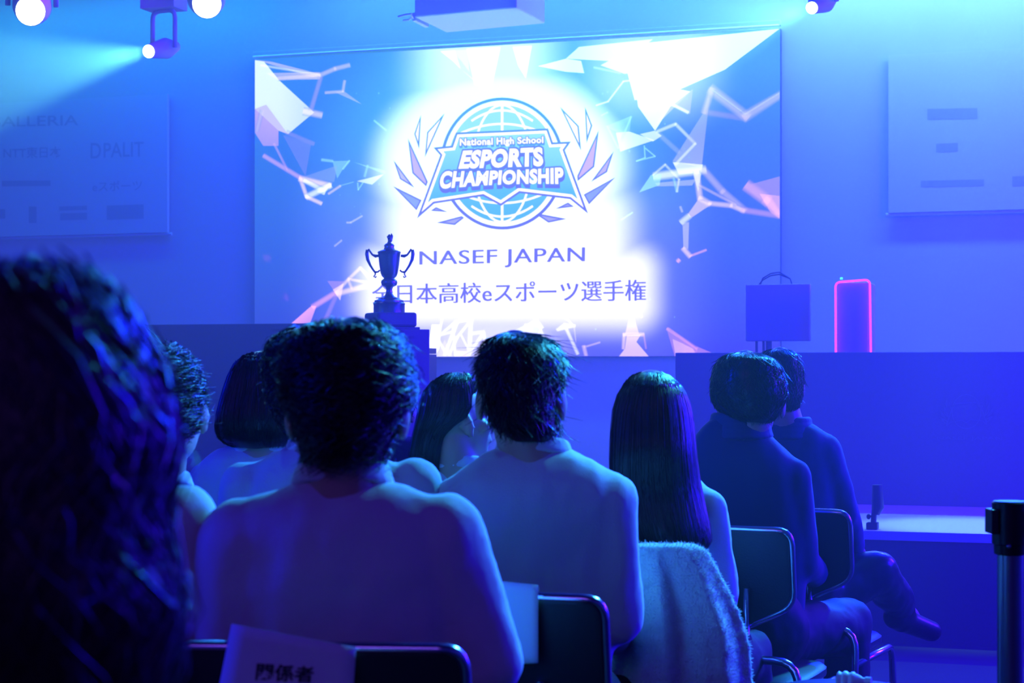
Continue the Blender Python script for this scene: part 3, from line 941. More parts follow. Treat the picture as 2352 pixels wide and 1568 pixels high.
zt_, zb_ = W(382, 215, SCY)[2], W(382, 533, SCY)[2]
xr_ = W(382, 300, SCY)[0]
side_screen(xr_ - 1.95, xr_, zb_, zt_, 'faint side screen of sponsor names left of the big screen',
            [('GALLERIA', -30, 268, 180, 292, -4), ('NTT東日本', 8, 338, 140, 364, -2), ('PALIT', 238, 328, 330, 362, -3), ('D', 208, 328, 232, 364, 0),
             ('eスポーツ', 212, 416, 326, 440, -3), ('#', 245, 472, 330, 505, -3), ('#', 136, 474, 200, 484, -2), ('#', 138, 490, 200, 506, -2), ('#', 66, 474, 84, 512, 0), ('#', -20, 480, 12, 502, 0), ('#', 4, 415, 116, 428, -1)])
xl_ = W(2040, 300, SCY)[0]
side_screen(xl_, xl_ + 1.95, zb_, zt_, 'faint side screen of sponsor names right of the big screen',
            [('#', 2130, 250, 2245, 275, -2), ('#', 2150, 330, 2200, 350, -2), ('#', 2115, 415, 2260, 430, -3), ('#', 2325, 405, 2400, 428, -3)])

# faint emblem printed on the right desk
ev, ef = [], []
def dk(cx, cy_):
    px, py = 2160 + (cx - 183) / 1485 * 122, 905 + (cy_ - 128) / 880 * 80
    p = W(px, py, DY - 0.0015); return tuple(p)
def dline(pts, w):
    for p, q in zip(pts[:-1], pts[1:]):
        p, q = np.array(p, float), np.array(q, float); e_ = (q - p) / (np.linalg.norm(q - p) + 1e-9); nn = np.array([-e_[1], e_[0]]) * w
        n = len(ev); ev.extend(dk(*r_) for r_ in (p - nn, p + nn, q + nn, q - nn)); ef.append((n, n + 1, n + 2, n + 3))
dline([ell(402, 430, a) for a in circ], 12)
dline(banner + banner[:1], 12)
for pts in (((370, 243), (325, 370), (358, 472)), ((283, 400), (312, 632), (404, 720)), ((187, 545), (230, 672), (327, 730)), ((183, 718), (340, 880), (374, 812)), ((1463, 190), (1512, 315), (1474, 432)), ((1555, 345), (1525, 590), (1414, 685)), ((1655, 485), (1610, 625), (1503, 691)), ((1665, 660), (1490, 840), (1455, 775))):
    dline(list(pts) + [pts[0]], 12)
v, f = text2d('NASEF JAPAN', 0.0, 1.06)
me = bpy.data.meshes.new('panel_lettering')
me.from_pydata([tuple(W(2152 + 150 * x, 1012 - 10 * y, DY - 0.0015)) for x, y in unit(v)], [], f); me.update()
link('panel_lettering', me, M['print'], rdesk)
me = bpy.data.meshes.new('panel_emblem'); me.from_pydata(ev, [], ef); me.update()
link('panel_emblem', me, M['print'], rdesk)

# ================================================================== seats
def vpos(px, py, d):
    return P(px, py, d)


def make_chair(label, loc, rz, group=None):
    """bent tube chair with a padded back; local y looks where the sitter looks"""
    t = thing('audience_chair', loc, label, 'chair', group)
    cs, sn = math.cos(rz), math.sin(rz)
    L = lambda x, y, z: (loc[0] + x * cs - y * sn, loc[1] + x * sn + y * cs, z)
    hw, yb = 0.205, -0.21
    # padded back: straight sides, lower edge dropping to the middle
    out = [(-hw, 0.84), (hw, 0.84), (hw, 0.66), (0.08, 0.60), (-0.08, 0.60), (-hw, 0.66)]
    loop = [np.array((x, 0, z)) for x, z in out]
    def rounded(sc, n=5):
        pts = []
        m = len(loop)
        for i in range(m):
            a, c, e = loop[i - 1], loop[i], loop[(i + 1) % m]
            c0 = np.array((0, 0, 0.73))
            r_ = 0.035
            da, de = (a - c) / np.linalg.norm(a - c), (e - c) / np.linalg.norm(e - c)
            p0, p2 = c + da * r_, c + de * r_
            for k in range(n + 1):
                s_ = k / n
                q = (1 - s_) ** 2 * p0 + 2 * s_ * (1 - s_) * c + s_ ** 2 * p2
                pts.append((q - c0) * sc + c0)
        return pts
    bow = lambda x: 0.028 * (x / hw) ** 2                      # back is slightly dished
    lean = lambda z: -0.16 * (z - 0.6)
    rings = []
    for off, sc in ((0.016, 0.94), (0.016, 0.985), (-0.012, 0.985), (-0.012, 0.94)):
        rings.append([L(p[0], yb + bow(p[0]) + lean(p[2]) + off, p[2]) for p in rounded(sc)])
    b = MB(); b.loft(rings); b.build('backrest', M['chairpad'], t, smooth='auto')
    pts = [L(p[0], yb + bow(p[0]) + lean(p[2]) + 0.002, p[2]) for p in rounded(1.0)]
    b = MB(); b.tube(pts + pts[:2], 0.0095, 8, cap=False); b.build('back_frame', M['chrome'], t, smooth=True)
    # seat
    b = MB()
    sr = lambda z, k: [L(0.205 * k * math.copysign(abs(math.cos(a)) ** .45, math.cos(a)), 0.02 + 0.205 * k * math.copysign(abs(math.sin(a)) ** .45, math.sin(a)), z) for a in [2 * math.pi * i / 28 for i in range(28)]]
    b.loft([sr(0.435, .93), sr(0.445, 1.0), sr(0.462, 1.0), sr(0.47, .95)]); b.build('seat', M['chairpad'], t, smooth='auto')
    # rear bow: up the two rear legs and across behind the seat
    b = MB(); b.tube(cpath([L(-0.225, -0.27, 0.0), L(-0.225, -0.22, 0.53), L(0.225, -0.22, 0.53), L(0.225, -0.27, 0.0)], 0.06), 0.0105, 8); b.build('rear_frame', M['chrome'], t, smooth=True)
    for s in (-1, 1):
        b = MB(); b.tube(cpath([L(s * 0.215, -0.20, 0.43), L(s * 0.215, 0.20, 0.43), L(s * 0.215, 0.25, 0.0)], 0.05), 0.0105, 8); b.build('front_leg', M['chrome'], t, smooth=True)
        b = MB(); b.tube(cpath([L(s * 0.10, -0.05, 0.432), L(s * 0.10, -0.235, 0.45), L(s * 0.10, yb - 0.012 + lean(.64), 0.70)], 0.06), 0.009, 8); b.build('back_stay', M['chrome'], t, smooth=True)
    return t


# ================================================================== people
def loft_px(mb, rows, d, depth=0.62, n=28, power=2.3, ymax=0.2, lean=0.0, front=0.0, jag=0.0):
    """closed body of rotation-like rings: each row is (photo y, left x, right x) at depth d"""
    rings = []
    for r_ in sorted(rows, key=lambda q: q[0]):
        y, xl_, xr_ = r_[:3]
        c = P((xl_ + xr_) / 2, y, d)
        a = (xr_ - xl_) / 2 * d / FPX
        bb = min(a * (r_[3] if len(r_) > 3 else depth), ymax)
        z = c[2]
        sh = lean * (1.05 - z) + front
        ring = []
        for k in range(n):
            t = 2 * math.pi * k / n
            u = math.copysign(abs(math.cos(t)) ** (2 / power), math.cos(t))
            w = math.copysign(abs(math.sin(t)) ** (2 / power), math.sin(t))
            ring.append(c + RT * a * u + FW * (bb * w + sh))
        rings.append(ring)
    mb.loft(rings)


def fr(yaw):
    """right and forward of somebody turned by yaw (to the left) from the camera's own direction"""
    f = FW * math.cos(yaw) - RT * math.sin(yaw)
    r_ = RT * math.cos(yaw) + FW * math.sin(yaw)
    return r_, f


def add_head(mb, c, r_, f, s=1.0, pitch=0.0):
    """skull, jaw, nose, lips, brow and ears around the point c (middle of the head)"""
    u = UP * math.cos(pitch) + f * math.sin(pitch)
    f2 = f * math.cos(pitch) - UP * math.sin(pitch)
    rot = np.stack([r_, f2, u], 1)
    at = lambda x, y, z: np.array(c) + (r_ * x + f2 * y + u * z) * s
    S_ = lambda *q: tuple(k * s for k in q)
    mb.sphere(at(0, -0.008, 0.028), S_(0.074, 0.092, 0.082), rot, 20)
    mb.sphere(at(0, 0.030, -0.040), S_(0.058, 0.066, 0.070), rot, 18)
    mb.sphere(at(0, 0.062, -0.088), S_(0.026, 0.026, 0.024), rot, 12)
    mb.cone(at(0, 0.086, 0.005), at(0, 0.108, -0.032), 0.010 * s, 0.014 * s, 10)
    mb.cone(at(-0.018, 0.088, -0.062), at(0.018, 0.088, -0.062), 0.009 * s, 0.009 * s, 8)
    mb.cone(at(-0.04, 0.076, 0.028), at(0.04, 0.076, 0.028), 0.012 * s, 0.012 * s, 8)
    for k in (-1, 1):
        mb.sphere(at(k * 0.030, 0.078, 0.010), S_(0.013, 0.010, 0.010), rot, 10)
        mb.sphere(at(k * 0.045, 0.060, -0.025), S_(0.022, 0.022, 0.022), rot, 10)
        er = np.stack([r_ * math.cos(.35) + f2 * k * -math.sin(.35), f2 * math.cos(.35) + r_ * k * math.sin(.35), u], 1)
        mb.sphere(at(k * 0.081, -0.004, -0.012), S_(0.008, 0.021, 0.033), er, 12)
        mb.sphere(at(k * 0.078, 0.004, -0.036), S_(0.007, 0.011, 0.012), rot, 10)


def add_hand(mb, w, fwd, side, palm_down=True):
    """palm, five bent fingers of unequal length and a thumb leaving the side of the palm"""
    fwd = fwd / np.linalg.norm(fwd)
    up = UP - fwd * (UP @ fwd)
    up /= np.linalg.norm(up)
    lat = np.cross(fwd, up) * side
    mb.cone(w, w + fwd * 0.04, 0.025, 0.024, 10)
    for x in (-0.022, 0, 0.022):
        mb.cone(w + fwd * 0.02 + lat * x * .7, w + fwd * 0.085 + lat * x, 0.015, 0.013, 10)
    for x, ln in ((-0.030, 0.058), (-0.010, 0.074), (0.010, 0.078), (0.030, 0.068)):
        a = w + fwd * 0.085 + lat * x
        p1 = a + fwd * ln * .5 + lat * x * .15 - up * 0.004
        p2 = p1 + fwd * ln * .30 - up * ln * .25
        p3 = p2 + fwd * ln * .12 - up * ln * .25
        mb.cone(a, p1, 0.0095, 0.009, 8); mb.cone(p1, p2, 0.009, 0.0085, 8); mb.cone(p2, p3, 0.0085, 0.007, 8)
    t0 = w + fwd * 0.03 + lat * 0.024
    t1 = t0 + fwd * 0.030 + lat * 0.026 - up * 0.006
    t2 = t1 + fwd * 0.028 + lat * 0.006 - up * 0.010
    mb.cone(t0, t1, 0.0125, 0.011, 8); mb.cone(t1, t2, 0.0105, 0.008, 8)


def person(label, d, head, neck, torso, sh, el, yaw=0.0, hyaw=None, hs=1.0, pitch=0.0, top='sweatshirt', topmat='sweat', legmat='trouser',
           depth=0.55, lean=0.12, collar='ring', hands='lap', seed=0, legs=None, arm_r=(0.060, 0.052, 0.040), vox=0.009, amp=0.010, headd=None, htop=None, hw=None, group=None):
    """head (px,py) centre of the skull; neck (px,py) at the collar; torso rows (y,xl,xr); sh/el: pairs of (px,py[,dd])"""
    rT, fT = fr(yaw)
    rH, fH = fr(yaw if hyaw is None else hyaw)
    hd = headd or d
    if hw:
        hs = min(hs, hw / 2 * hd / FPX / 0.083)              # the skull stays inside its hair
    hc = P(*head, hd)
    if htop is not None:
        hc = hc + UP * (P(head[0], htop, hd)[2] - 0.014 - 0.112 * hs - hc[2])
    nk = P(*neck, d)
    base = np.array([nk[0], nk[1], 0.0]) - FW * 0.02
    hip = base + np.array([0, 0, 0.53])
    shp = [P(q[0], q[1], d + (q[2] if len(q) > 2 else 0)) for q in sh]
    elp = [P(q[0], q[1], d + (q[2] if len(q) > 2 else 0.04)) for q in el]
    # wrists rest on the thighs
    knees, ankles, wr = [], [], []
    for i, s in enumerate((-1, 1)):
        k = hip + rT * s * 0.14 + fT * 0.42 + UP * (-0.005)
        a = k * np.array([1, 1, 0]) + UP * 0.085 - fT * 0.04
        if legs and legs[i]:
            k, a = P(*legs[i][0]), P(*legs[i][1])
        knees.append(k); ankles.append(a)
        wr.append(hip + rT * s * 0.10 + fT * 0.27 + UP * 0.145)
    # ---- body, one continuous surface
    mb = MB()
    add_head(mb, hc, rH, fH, hs, pitch)
    nb = nk - UP * 0.03
    mb.cone(nb, hc - UP * 0.055 * hs - fH * 0.012, 0.060, 0.052, 16)
    mb.cone(nb - UP * 0.12 + FW * 0.045, hip + UP * 0.10 + FW * 0.10, 0.068, 0.075, 16)
    hip = hip + FW * 0.06
    mb.cone(shp[0] - (shp[0] - nb) * 0.3, shp[1] - (shp[1] - nb) * 0.3, 0.034, 0.034, 12)
    mb.cone(hip + rT * -0.07, hip + rT * 0.07, 0.10, 0.10, 14)
    for i, s in enumerate((-1, 1)):
        mb.cone(nb, shp[i], 0.036, 0.034, 10)
        mb.cone(shp[i], elp[i], 0.035, 0.030, 10)
        mb.cone(elp[i], wr[i], 0.031, 0.025, 10)
        add_hand(mb, wr[i], fT * 0.9 - rT * s * 0.35 - UP * 0.22, -s)
        mb.cone(hip + rT * s * 0.08, knees[i], 0.078, 0.055, 12)
        mb.cone(knees[i], ankles[i], 0.052, 0.036, 10)
        mb.cone(ankles[i], ankles[i] + fT * 0.09 - UP * 0.04, 0.034, 0.028, 8)
    me = blob(mb, 0.0075, 3)
    body = link('person', me, M['skin'], smooth=True, origin=tuple(base))
    tag(body, label, 'person', group)
    # ---- top garment
    mb = MB()
    loft_px(mb, torso, d, depth, lean=lean, ymax=0.15)
    for i in (0, 1):
        mb.cone(shp[i], elp[i], arm_r[0], arm_r[1], 16)
        mb.cone(elp[i], elp[i] + (wr[i] - elp[i]) * 0.95, arm_r[1], arm_r[2], 14)
    if collar == 'ring':
        cc = nk - UP * 0.004
        ring = [cc + RT * 0.068 * math.cos(a) + FW * (0.062 * math.sin(a) + 0.012) - UP * 0.016 * math.sin(a) for a in [2 * math.pi * k / 24 for k in range(25)]]
        cm = MB()
        for q_ in (-0.010, 0.0, 0.010):
            cm.tube([p_ + UP * q_ + (cc - p_) * (0.10 * q_ / 0.01 * .5) for p_ in ring], 0.0075, 8, cap=False)
        link('collar', blob(cm, 0.005, 3), M[topmat], body, smooth=True)
    elif collar == 'stand':
        cm = MB()
        for dz_, rr_ in ((-0.016, 0.078), (0.0, 0.074), (0.018, 0.070), (0.034, 0.066)):
            cc = nk + UP * (dz_ - 0.02)
            ring = [cc + RT * rr_ * math.cos(a) + FW * (rr_ * .9 * math.sin(a) + 0.012) - UP * 0.035 * max(0, math.sin(a)) for a in [2 * math.pi * k / 24 for k in range(25)]]
            cm.tube(ring, 0.011, 8, cap=False)
        link('collar', blob(cm, 0.005, 3), M[topmat], body, smooth=True)
    me = blob(mb, vox, 5)
    wrinkle(me, amp, 9.0, (1, 1, .55), seed)
    wrinkle(me, amp * .35, 26.0, (1, 1, .5), seed + 4)
    link(top, me, M[topmat], body, smooth=True)
    # ---- trousers and shoes
    mb = MB()
    mb.cone(hip + rT * -0.075 + UP * .02, hip + rT * 0.075 + UP * .02, 0.118, 0.118, 16)
    for i, s in enumerate((-1, 1)):
        mb.cone(hip + rT * s * 0.08, knees[i], 0.092, 0.070, 16)
        mb.cone(knees[i], ankles[i] + (knees[i] - ankles[i]) * 0.08, 0.068, 0.054, 14)
    me = blob(mb, 0.010, 4)
    wrinkle(me, 0.008, 14.0, (1, 1, 1), seed + 2)
    link('trousers', me, M[legmat], body, smooth=True)
    for i in (0, 1):
        mb = MB()
        a = ankles[i]
        sd = fT if not (legs and legs[i]) else (RT * 0.75 + FW * 0.6 - UP * 0.25)
        sd = sd / np.linalg.norm(sd)
        mb.cone(a - sd * 0.035 - UP * 0.035, a + sd * 0.15 - UP * 0.05, 0.040, 0.034, 12)
        mb.cone(a - UP * 0.005, a - UP * 0.04, 0.044, 0.040, 10)
        me = blob(mb, 0.008, 4)
        if not (legs and legs[i]):
            q = verts_np(me); q[:, 2] = np.maximum(q[:, 2], 0.002); set_verts(me, q)
        link('shoe', me, M['shoe'], body, smooth=True)
    return body, dict(hs=hs, hc=hc, rH=rH, fH=fH, d=hd, nk=nk, base=base, rT=rT, fT=fT)


def hair(parent, info, rows, kind='short', n=2400, material='hair', depth=1.12, face=True, shift=0.0, seed=1, w=0.0009, curl=0.0, lift=0.006, length=(0.10, 0.30), facew=1.05, brow=0.02, cut=None, lump=0.0):
    """hair as a shaped cap plus many fine strands that follow it"""
    n = int(n * HAIRK)
    rng = np.random.default_rng(seed)
    d = info['d']
    rows = sorted(rows, key=lambda q: q[0])
    ys = np.array([q[0] for q in rows], float)
    xl_ = np.array([q[1] for q in rows], float); xr_ = np.array([q[2] for q in rows], float)
    hc, fH = info['hc'], info['fH']
    fa = math.atan2(fH @ FW, fH @ RT)                       # where the face looks, as an angle in the ring
    sub = np.linspace(ys[0], ys[-1], max(14, int((ys[-1] - ys[0]) / (0.008 * FPX / d))))
    m = 56
    widest = (xr_ - xl_).max() / 2 * d / FPX

    def ringpt(y, t, k=1.0):
        a_l, a_r = np.interp(y, ys, xl_), np.interp(y, ys, xr_)
        c = P((a_l + a_r) / 2, y, d)
        a = (a_r - a_l) / 2 * d / FPX
        kk = min(max((c[2] - hc[2] + 0.15) / 0.12, 0), 1)
        kk = kk * kk * (3 - 2 * kk)
        bb = a * depth * (1 - kk) + max(a * depth, a * 1.22, min(0.110 * info['hs'], a * 1.7)) * kk
        z = c[2] - hc[2]
        k2 = k
        if face and z < brow + 0.05:
            da = abs((t - fa + math.pi) % (2 * math.pi) - math.pi)
            g = 1 - min(max((da - facew * .75) / (facew * .5), 0), 1)
            h_ = min(max((brow + 0.05 - z) / 0.05, 0), 1)
            k2 = k * (1 - 0.55 * g * g * (3 - 2 * g) * h_)
        return c + RT * a * math.cos(t) * k2 + FW * (bb * math.sin(t) * k2 + shift * (y - ys[0]) / (ys[-1] - ys[0]))

    rings = []
    top = ringpt(ys[0], 0, 0) + UP * 0.002
    for y in sub:
        rings.append([ringpt(y, 2 * math.pi * k / m, 1.0) for k in range(m)])
    rings.insert(0, [ringpt(sub[0], 2 * math.pi * k / m, 0.55) + UP * 0.006 for k in range(m)])
    mb = MB(); mb.loft(rings)
    me = blob(mb, 0.006 if d < 3 else 0.007, 3)
    wrinkle(me, 0.004 + lump, 22.0, (1, 1, .35), seed)
    capv = verts_np(me)
    mb2 = MB()
    mb2.v = [tuple(q) for q in capv]
    mb2.f = [tuple(p.vertices) for p in me.polygons]
    bpy.data.meshes.remove(me)
    # strands
    H_ = ys[-1] - ys[0]
    clump = rng.uniform(0, 2 * math.pi, 60)
    nseg = 7 if kind != 'long' else 12
    for i in range(n):
        t0 = rng.uniform(0, 2 * math.pi)
        if rng.random() < 0.55:
            cl = clump[rng.integers(60)]
            t0 = cl + rng.normal(0, 0.05)
        if kind == 'long' or kind == 'bob':
            s0 = rng.uniform(0.0, 0.25) ** 1.2
            s1 = min(1.0, rng.uniform(0.80, 1.03)) if kind == 'long' else min(1.0, rng.uniform(0.88, 1.02))
        else:
            s0 = rng.uniform(0, 0.9) ** 1.25
            s1 = s0 + rng.uniform(*length)
        ph, ph2 = rng.uniform(0, 6.28), rng.uniform(0, 6.28)
        dt = rng.normal(0, 0.10 if kind != 'short' else 0.30)
        up_ = rng.uniform(0.2, 1.0) * lift
        fly = rng.random() < 0.05
        pts = []
        for k in range(nseg):
            q = k / (nseg - 1)
            s_ = s0 + (s1 - s0) * q
            y = ys[0] + H_ * min(s_, 1.0)
            t = t0 + dt * q + curl * 0.5 * math.sin(ph + q * 9)
            p = ringpt(y, t, 0.995)
            c = P((np.interp(y, ys, xl_) + np.interp(y, ys, xr_)) / 2, y, d)
            o = p - c
            o = o / (np.linalg.norm(o) + 1e-9)
            # near the crown lift upward rather than outward
            o = o * min(1, s_ * 4 + .15) + UP * max(0, 1 - s_ * 3.2) * 0.9
            off = 0.001 + up_ * (q ** 1.5 if kind == 'short' else 0.5) * (3.0 if fly else 1) + curl * 0.010 * math.sin(ph2 + q * 11)
            p = p + o * off + UP * curl * 0.008 * math.cos(ph + q * 8)
            if s_ > 1:
                p = p - UP * (s_ - 1) * H_ * d / FPX * 0.6
            pts.append(p)
        rad = [w * (1.0 - 0.75 * (k / (nseg - 1)) ** 2) for k in range(nseg)]
        mb2.tube(pts, rad, 3, cap=False)
    o = mb2.build('hair', M[material], parent, smooth=True, fix=False)
    return o


HAIRK = 1.0
# -- central viewer in the row ahead
pB, iB = person('person in white sweatshirt with full dark hair, centre front, nearest back to the lens', 2.7, (797, 905), (785, 1092),
    [(1082, 720, 852), (1096, 690, 880), (1114, 640, 935), (1140, 575, 990), (1175, 528, 1035), (1220, 500, 1062), (1300, 490, 1078), (1420, 500, 1072), (1568, 515, 1060), (1720, 530, 1050)],
    [(552, 1240), (1018, 1235)], [(528, 1520, 0.02), (1128, 1520, 0.02)], htop=736, hw=300, yaw=R(-4), seed=1, hs=1.04, arm_r=(0.064, 0.055, 0.042), vox=0.008, depth=0.5)
hair(pB, iB, [(736, 765, 850), (743, 735, 875), (755, 705, 895), (775, 672, 915), (800, 656, 930), (850, 648, 943), (900, 650, 950), (930, 656, 940), (950, 670, 926), (975, 684, 912), (1005, 694, 896), (1035, 702, 884), (1066, 703, 872)], n=3600, seed=11, curl=0.35, lift=0.012, depth=1.0, lump=0.003)

# -- bushy haired viewer behind the central one
pD, iD = person('person in white sweatshirt mostly hidden behind the central viewer\'s head', 3.5, (728, 900), (745, 1022),
    [(1012, 690, 800), (1026, 655, 840), (1045, 612, 880), (1075, 565, 935), (1115, 532, 975), (1155, 522, 1000), (1300, 520, 1005), (1450, 530, 995), (1600, 545, 980)],
    [(572, 1125), (955, 1120)], [(560, 1350), (985, 1350)], htop=752, hw=250, yaw=R(-6), seed=2, depth=0.5)
hair(pD, iD, [(752, 680, 775), (765, 645, 815), (785, 622, 838), (810, 611, 850), (850, 606, 856), (900, 612, 850), (950, 628, 840), (990, 655, 815), (1010, 680, 795)], n=1800, seed=12, curl=0.3, lift=0.010, depth=1.0)

# -- bob haired viewer
pF, iF = person('person with a dark chin length bob and white sweatshirt, left of the central viewer', 4.4, (602, 905), (600, 1030),
    [(1018, 545, 655), (1030, 510, 690), (1050, 470, 730), (1080, 445, 755), (1110, 434, 765), (1200, 430, 770), (1350, 440, 760), (1500, 450, 750)],
    [(478, 1115), (722, 1115)], [(470, 1320), (740, 1320)], htop=810, hw=200, yaw=R(-10), seed=3, hs=0.97, depth=0.5)
hair(pF, iF, [(810, 580, 640), (818, 560, 655), (832, 543, 668), (860, 528, 684), (900, 514, 697), (945, 502, 706), (985, 497, 708), (1005, 502, 702), (1020, 518, 688), (1026, 535, 672)], kind='bob', n=2200, seed=13, lift=0.003, depth=0.95, face=True)

# -- dark jacket seen between the central head and the side-turned girl
pE, iE = person('person in dark jacket glimpsed between the central viewer and the girl turned aside', 5.2, (886, 920), (885, 1012),
    [(1000, 850, 935), (1010, 828, 965), (1025, 805, 985), (1060, 785, 1005), (1120, 780, 1012), (1300, 785, 1008), (1480, 795, 1000)],
    [(812, 1070), (980, 1070)], [(805, 1270), (995, 1270)], htop=838, hw=130, yaw=R(-10), seed=4, top='jacket', topmat='jacket', depth=0.6, arm_r=(0.05, 0.045, 0.04))
hair(pE, iE, [(838, 870, 925), (848, 848, 940), (870, 830, 950), (900, 824, 955), (940, 826, 953), (970, 838, 940), (995, 855, 925)], n=1500, seed=14, curl=0.2, lift=0.007, depth=1.05)

# -- girl with the tied back hair, turned to the right
pG, iG = person('person with long dark hair turned to the right, left of the man with spiky hair', 4.3, (1046, 950), (1052, 1068),
    [(1052, 1022, 1092), (1066, 985, 1110), (1085, 945, 1128), (1115, 920, 1145), (1160, 908, 1155), (1300, 910, 1160), (1500, 925, 1150)],
    [(945, 1120), (1120, 1120)], [(935, 1300), (1140, 1300)], htop=858, hw=142, yaw=R(-35), hyaw=R(-62), seed=5, hs=0.95, depth=0.6, pitch=-0.12, arm_r=(0.05, 0.045, 0.038))
hair(pG, iG, [(858, 1030, 1072), (864, 1012, 1084), (880, 990, 1096), (905, 972, 1104), (935, 966, 1108), (955, 962, 1098), (972, 959, 1070), (990, 954, 1040), (1010, 950, 1030), (1040, 944, 1026), (1070, 943, 1022), (1105, 953, 1020), (1135, 978, 1014), (1152, 992, 1008)], kind='long', n=2400, seed=15, lift=0.004, depth=1.0, facew=1.15, brow=0.035, shift=-0.02)

# -- man with spiky hair
pH, iH = person('person in white sweatshirt with short spiky dark hair, right of the centre', 3.5, (1196, 905), (1225, 1030),
    [(1020, 1172, 1282), (1032, 1135, 1320), (1050, 1095, 1365), (1075, 1055, 1402), (1105, 1025, 1432), (1145, 1010, 1450), (1200, 1012, 1448), (1280, 1030, 1436), (1400, 1060, 1420), (1560, 1080, 1410), (1700, 1090, 1400)],
    [(1062, 1150), (1402, 1148)], [(1050, 1390, 0.06), (1418, 1420, 0.02)], htop=764, hw=198, yaw=R(-14), hyaw=R(-8), seed=6, hs=1.03, depth=0.5, arm_r=(0.058, 0.048, 0.040))
hair(pH, iH, [(764, 1160, 1205), (770, 1142, 1232), (782, 1124, 1255), (800, 1112, 1274), (830, 1101, 1289), (860, 1098, 1292), (890, 1103, 1286), (915, 1110, 1278), (940, 1117, 1274), (965, 1126, 1276), (990, 1142, 1277), (1012, 1158, 1276)], n=3200, seed=16, lift=0.020, depth=1.05, length=(0.08, 0.2))

# -- long straight hair
pI, iI = person('person with very long straight dark hair and white top, left of the dark suits', 4.1, (1496, 945), (1502, 1068),
    [(1052, 1455, 1550), (1072, 1435, 1585), (1095, 1418, 1610), (1125, 1405, 1635), (1165, 1400, 1658), (1210, 1400, 1668), (1350, 1408, 1662), (1500, 1420, 1650), (1650, 1430, 1640)],
    [(1440, 1150), (1632, 1165)], [(1430, 1360), (1662, 1365)], htop=856, hw=180, yaw=R(-16), seed=7, hs=0.97, top='blouse', depth=0.6, arm_r=(0.044, 0.040, 0.034))
hair(pI, iI, [(856, 1470, 1518), (862, 1452, 1536), (880, 1434, 1558), (905, 1420, 1574), (940, 1409, 1584), (990, 1403, 1590), (1050, 1400, 1594), (1110, 1400, 1602), (1160, 1404, 1612), (1205, 1414, 1622), (1235, 1428, 1626), (1255, 1445, 1612)], kind='long', n=3600, seed=17, lift=0.002, depth=0.78, shift=-0.085, facew=0.95)

# -- suits
pJ, iJ = person('person in dark suit with head bent right, nearer of the two suits', 4.75, (1725, 890), (1700, 968),
    [(952, 1652, 1730), (964, 1632, 1752), (978, 1614, 1772), (1000, 1596, 1770), (1025, 1584, 1800), (1050, 1578, 1830), (1080, 1576, 1850), (1150, 1580, 1858), (1300, 1590, 1862), (1480, 1605, 1855), (1600, 1615, 1845)],
    [(1612, 1060), (1822, 1095)], [(1600, 1270), (1842, 1290)], htop=810, hw=173, yaw=R(-30), hyaw=R(-12), seed=8, hs=1.0, top='suit_jacket', topmat='suit', collar='stand', depth=0.55, arm_r=(0.052, 0.048, 0.042), amp=0.005)
hair(pJ, iJ, [(810, 1690, 1728), (814, 1668, 1752), (826, 1652, 1775), (845, 1641, 1792), (875, 1634, 1803), (905, 1633, 1806), (925, 1637, 1801), (943, 1650, 1792), (958, 1668, 1780), (970, 1690, 1768)], n=2400, seed=18, lift=0.006, depth=1.05, length=(0.1, 0.22), w=0.0010)

pK, iK = person('person in dark suit with crossed legs, farther of the two suits', 5.5, (1792, 875), (1808, 975),
    [(962, 1776, 1840), (974, 1755, 1868), (990, 1742, 1892), (1010, 1735, 1910), (1040, 1733, 1922), (1100, 1738, 1926), (1250, 1750, 1920), (1400, 1760, 1910), (1520, 1768, 1900)],
    [(1766, 1040), (1898, 1035)], [(1745, 1200), (1940, 1178)], htop=802, hw=106, yaw=R(-32), hyaw=R(-20), seed=9, hs=1.0, top='suit_jacket', topmat='suit', legmat='shiny', collar='stand', depth=0.6, arm_r=(0.052, 0.046, 0.040), amp=0.008,
    legs=[None, ((2010, 1312, 5.55), (2072, 1395, 5.75))])
hair(pK, iK, [(802, 1772, 1806), (806, 1758, 1820), (820, 1746, 1832), (845, 1740, 1842), (880, 1739, 1845), (910, 1743, 1842), (935, 1755, 1834), (952, 1772, 1822)], n=2000, seed=19, lift=0.006, depth=1.05, length=(0.1, 0.22), w=0.0010)

# -- left side
pC, iC = person('person with curly dark hair at the left, just past the blurred head', 3.6, (378, 920), (352, 1098),
    [(1090, 310, 385), (1102, 285, 402), (1120, 250, 432), (1145, 222, 462), (1180, 205, 490), (1230, 200, 500), (1350, 205, 492), (1500, 215, 485), (1650, 225, 480)],
    [(248, 1215), (462, 1222)], [(240, 1430), (470, 1440)], htop=797, hw=205, yaw=R(-8), seed=10, depth=0.55, arm_r=(0.048, 0.044, 0.038))
hair(pC, iC, [(797, 335, 388), (803, 312, 405), (818, 290, 424), (840, 272, 442), (875, 262, 458), (915, 260, 467), (950, 266, 465), (978, 280, 452), (1000, 298, 432), (1020, 318, 410)], n=2600, seed=20, curl=0.9, lift=0.014, depth=1.0, material='hair2', lump=0.004)
pP, iP = person('person with short hair in white top, almost hidden behind the blurred long hair', 2.75, (210, 850), (215, 1062),
    [(1050, 185, 290), (1066, 150, 330), (1090, 110, 370), (1120, 75, 410), (1150, 50, 440), (1190, 38, 458), (1260, 38, 462), (1450, 50, 450), (1600, 60, 440)],
    [(90, 1205), (415, 1200)], [(80, 1440), (432, 1450)], htop=702, hw=275, yaw=R(-6), seed=11, depth=0.5, top='shirt')
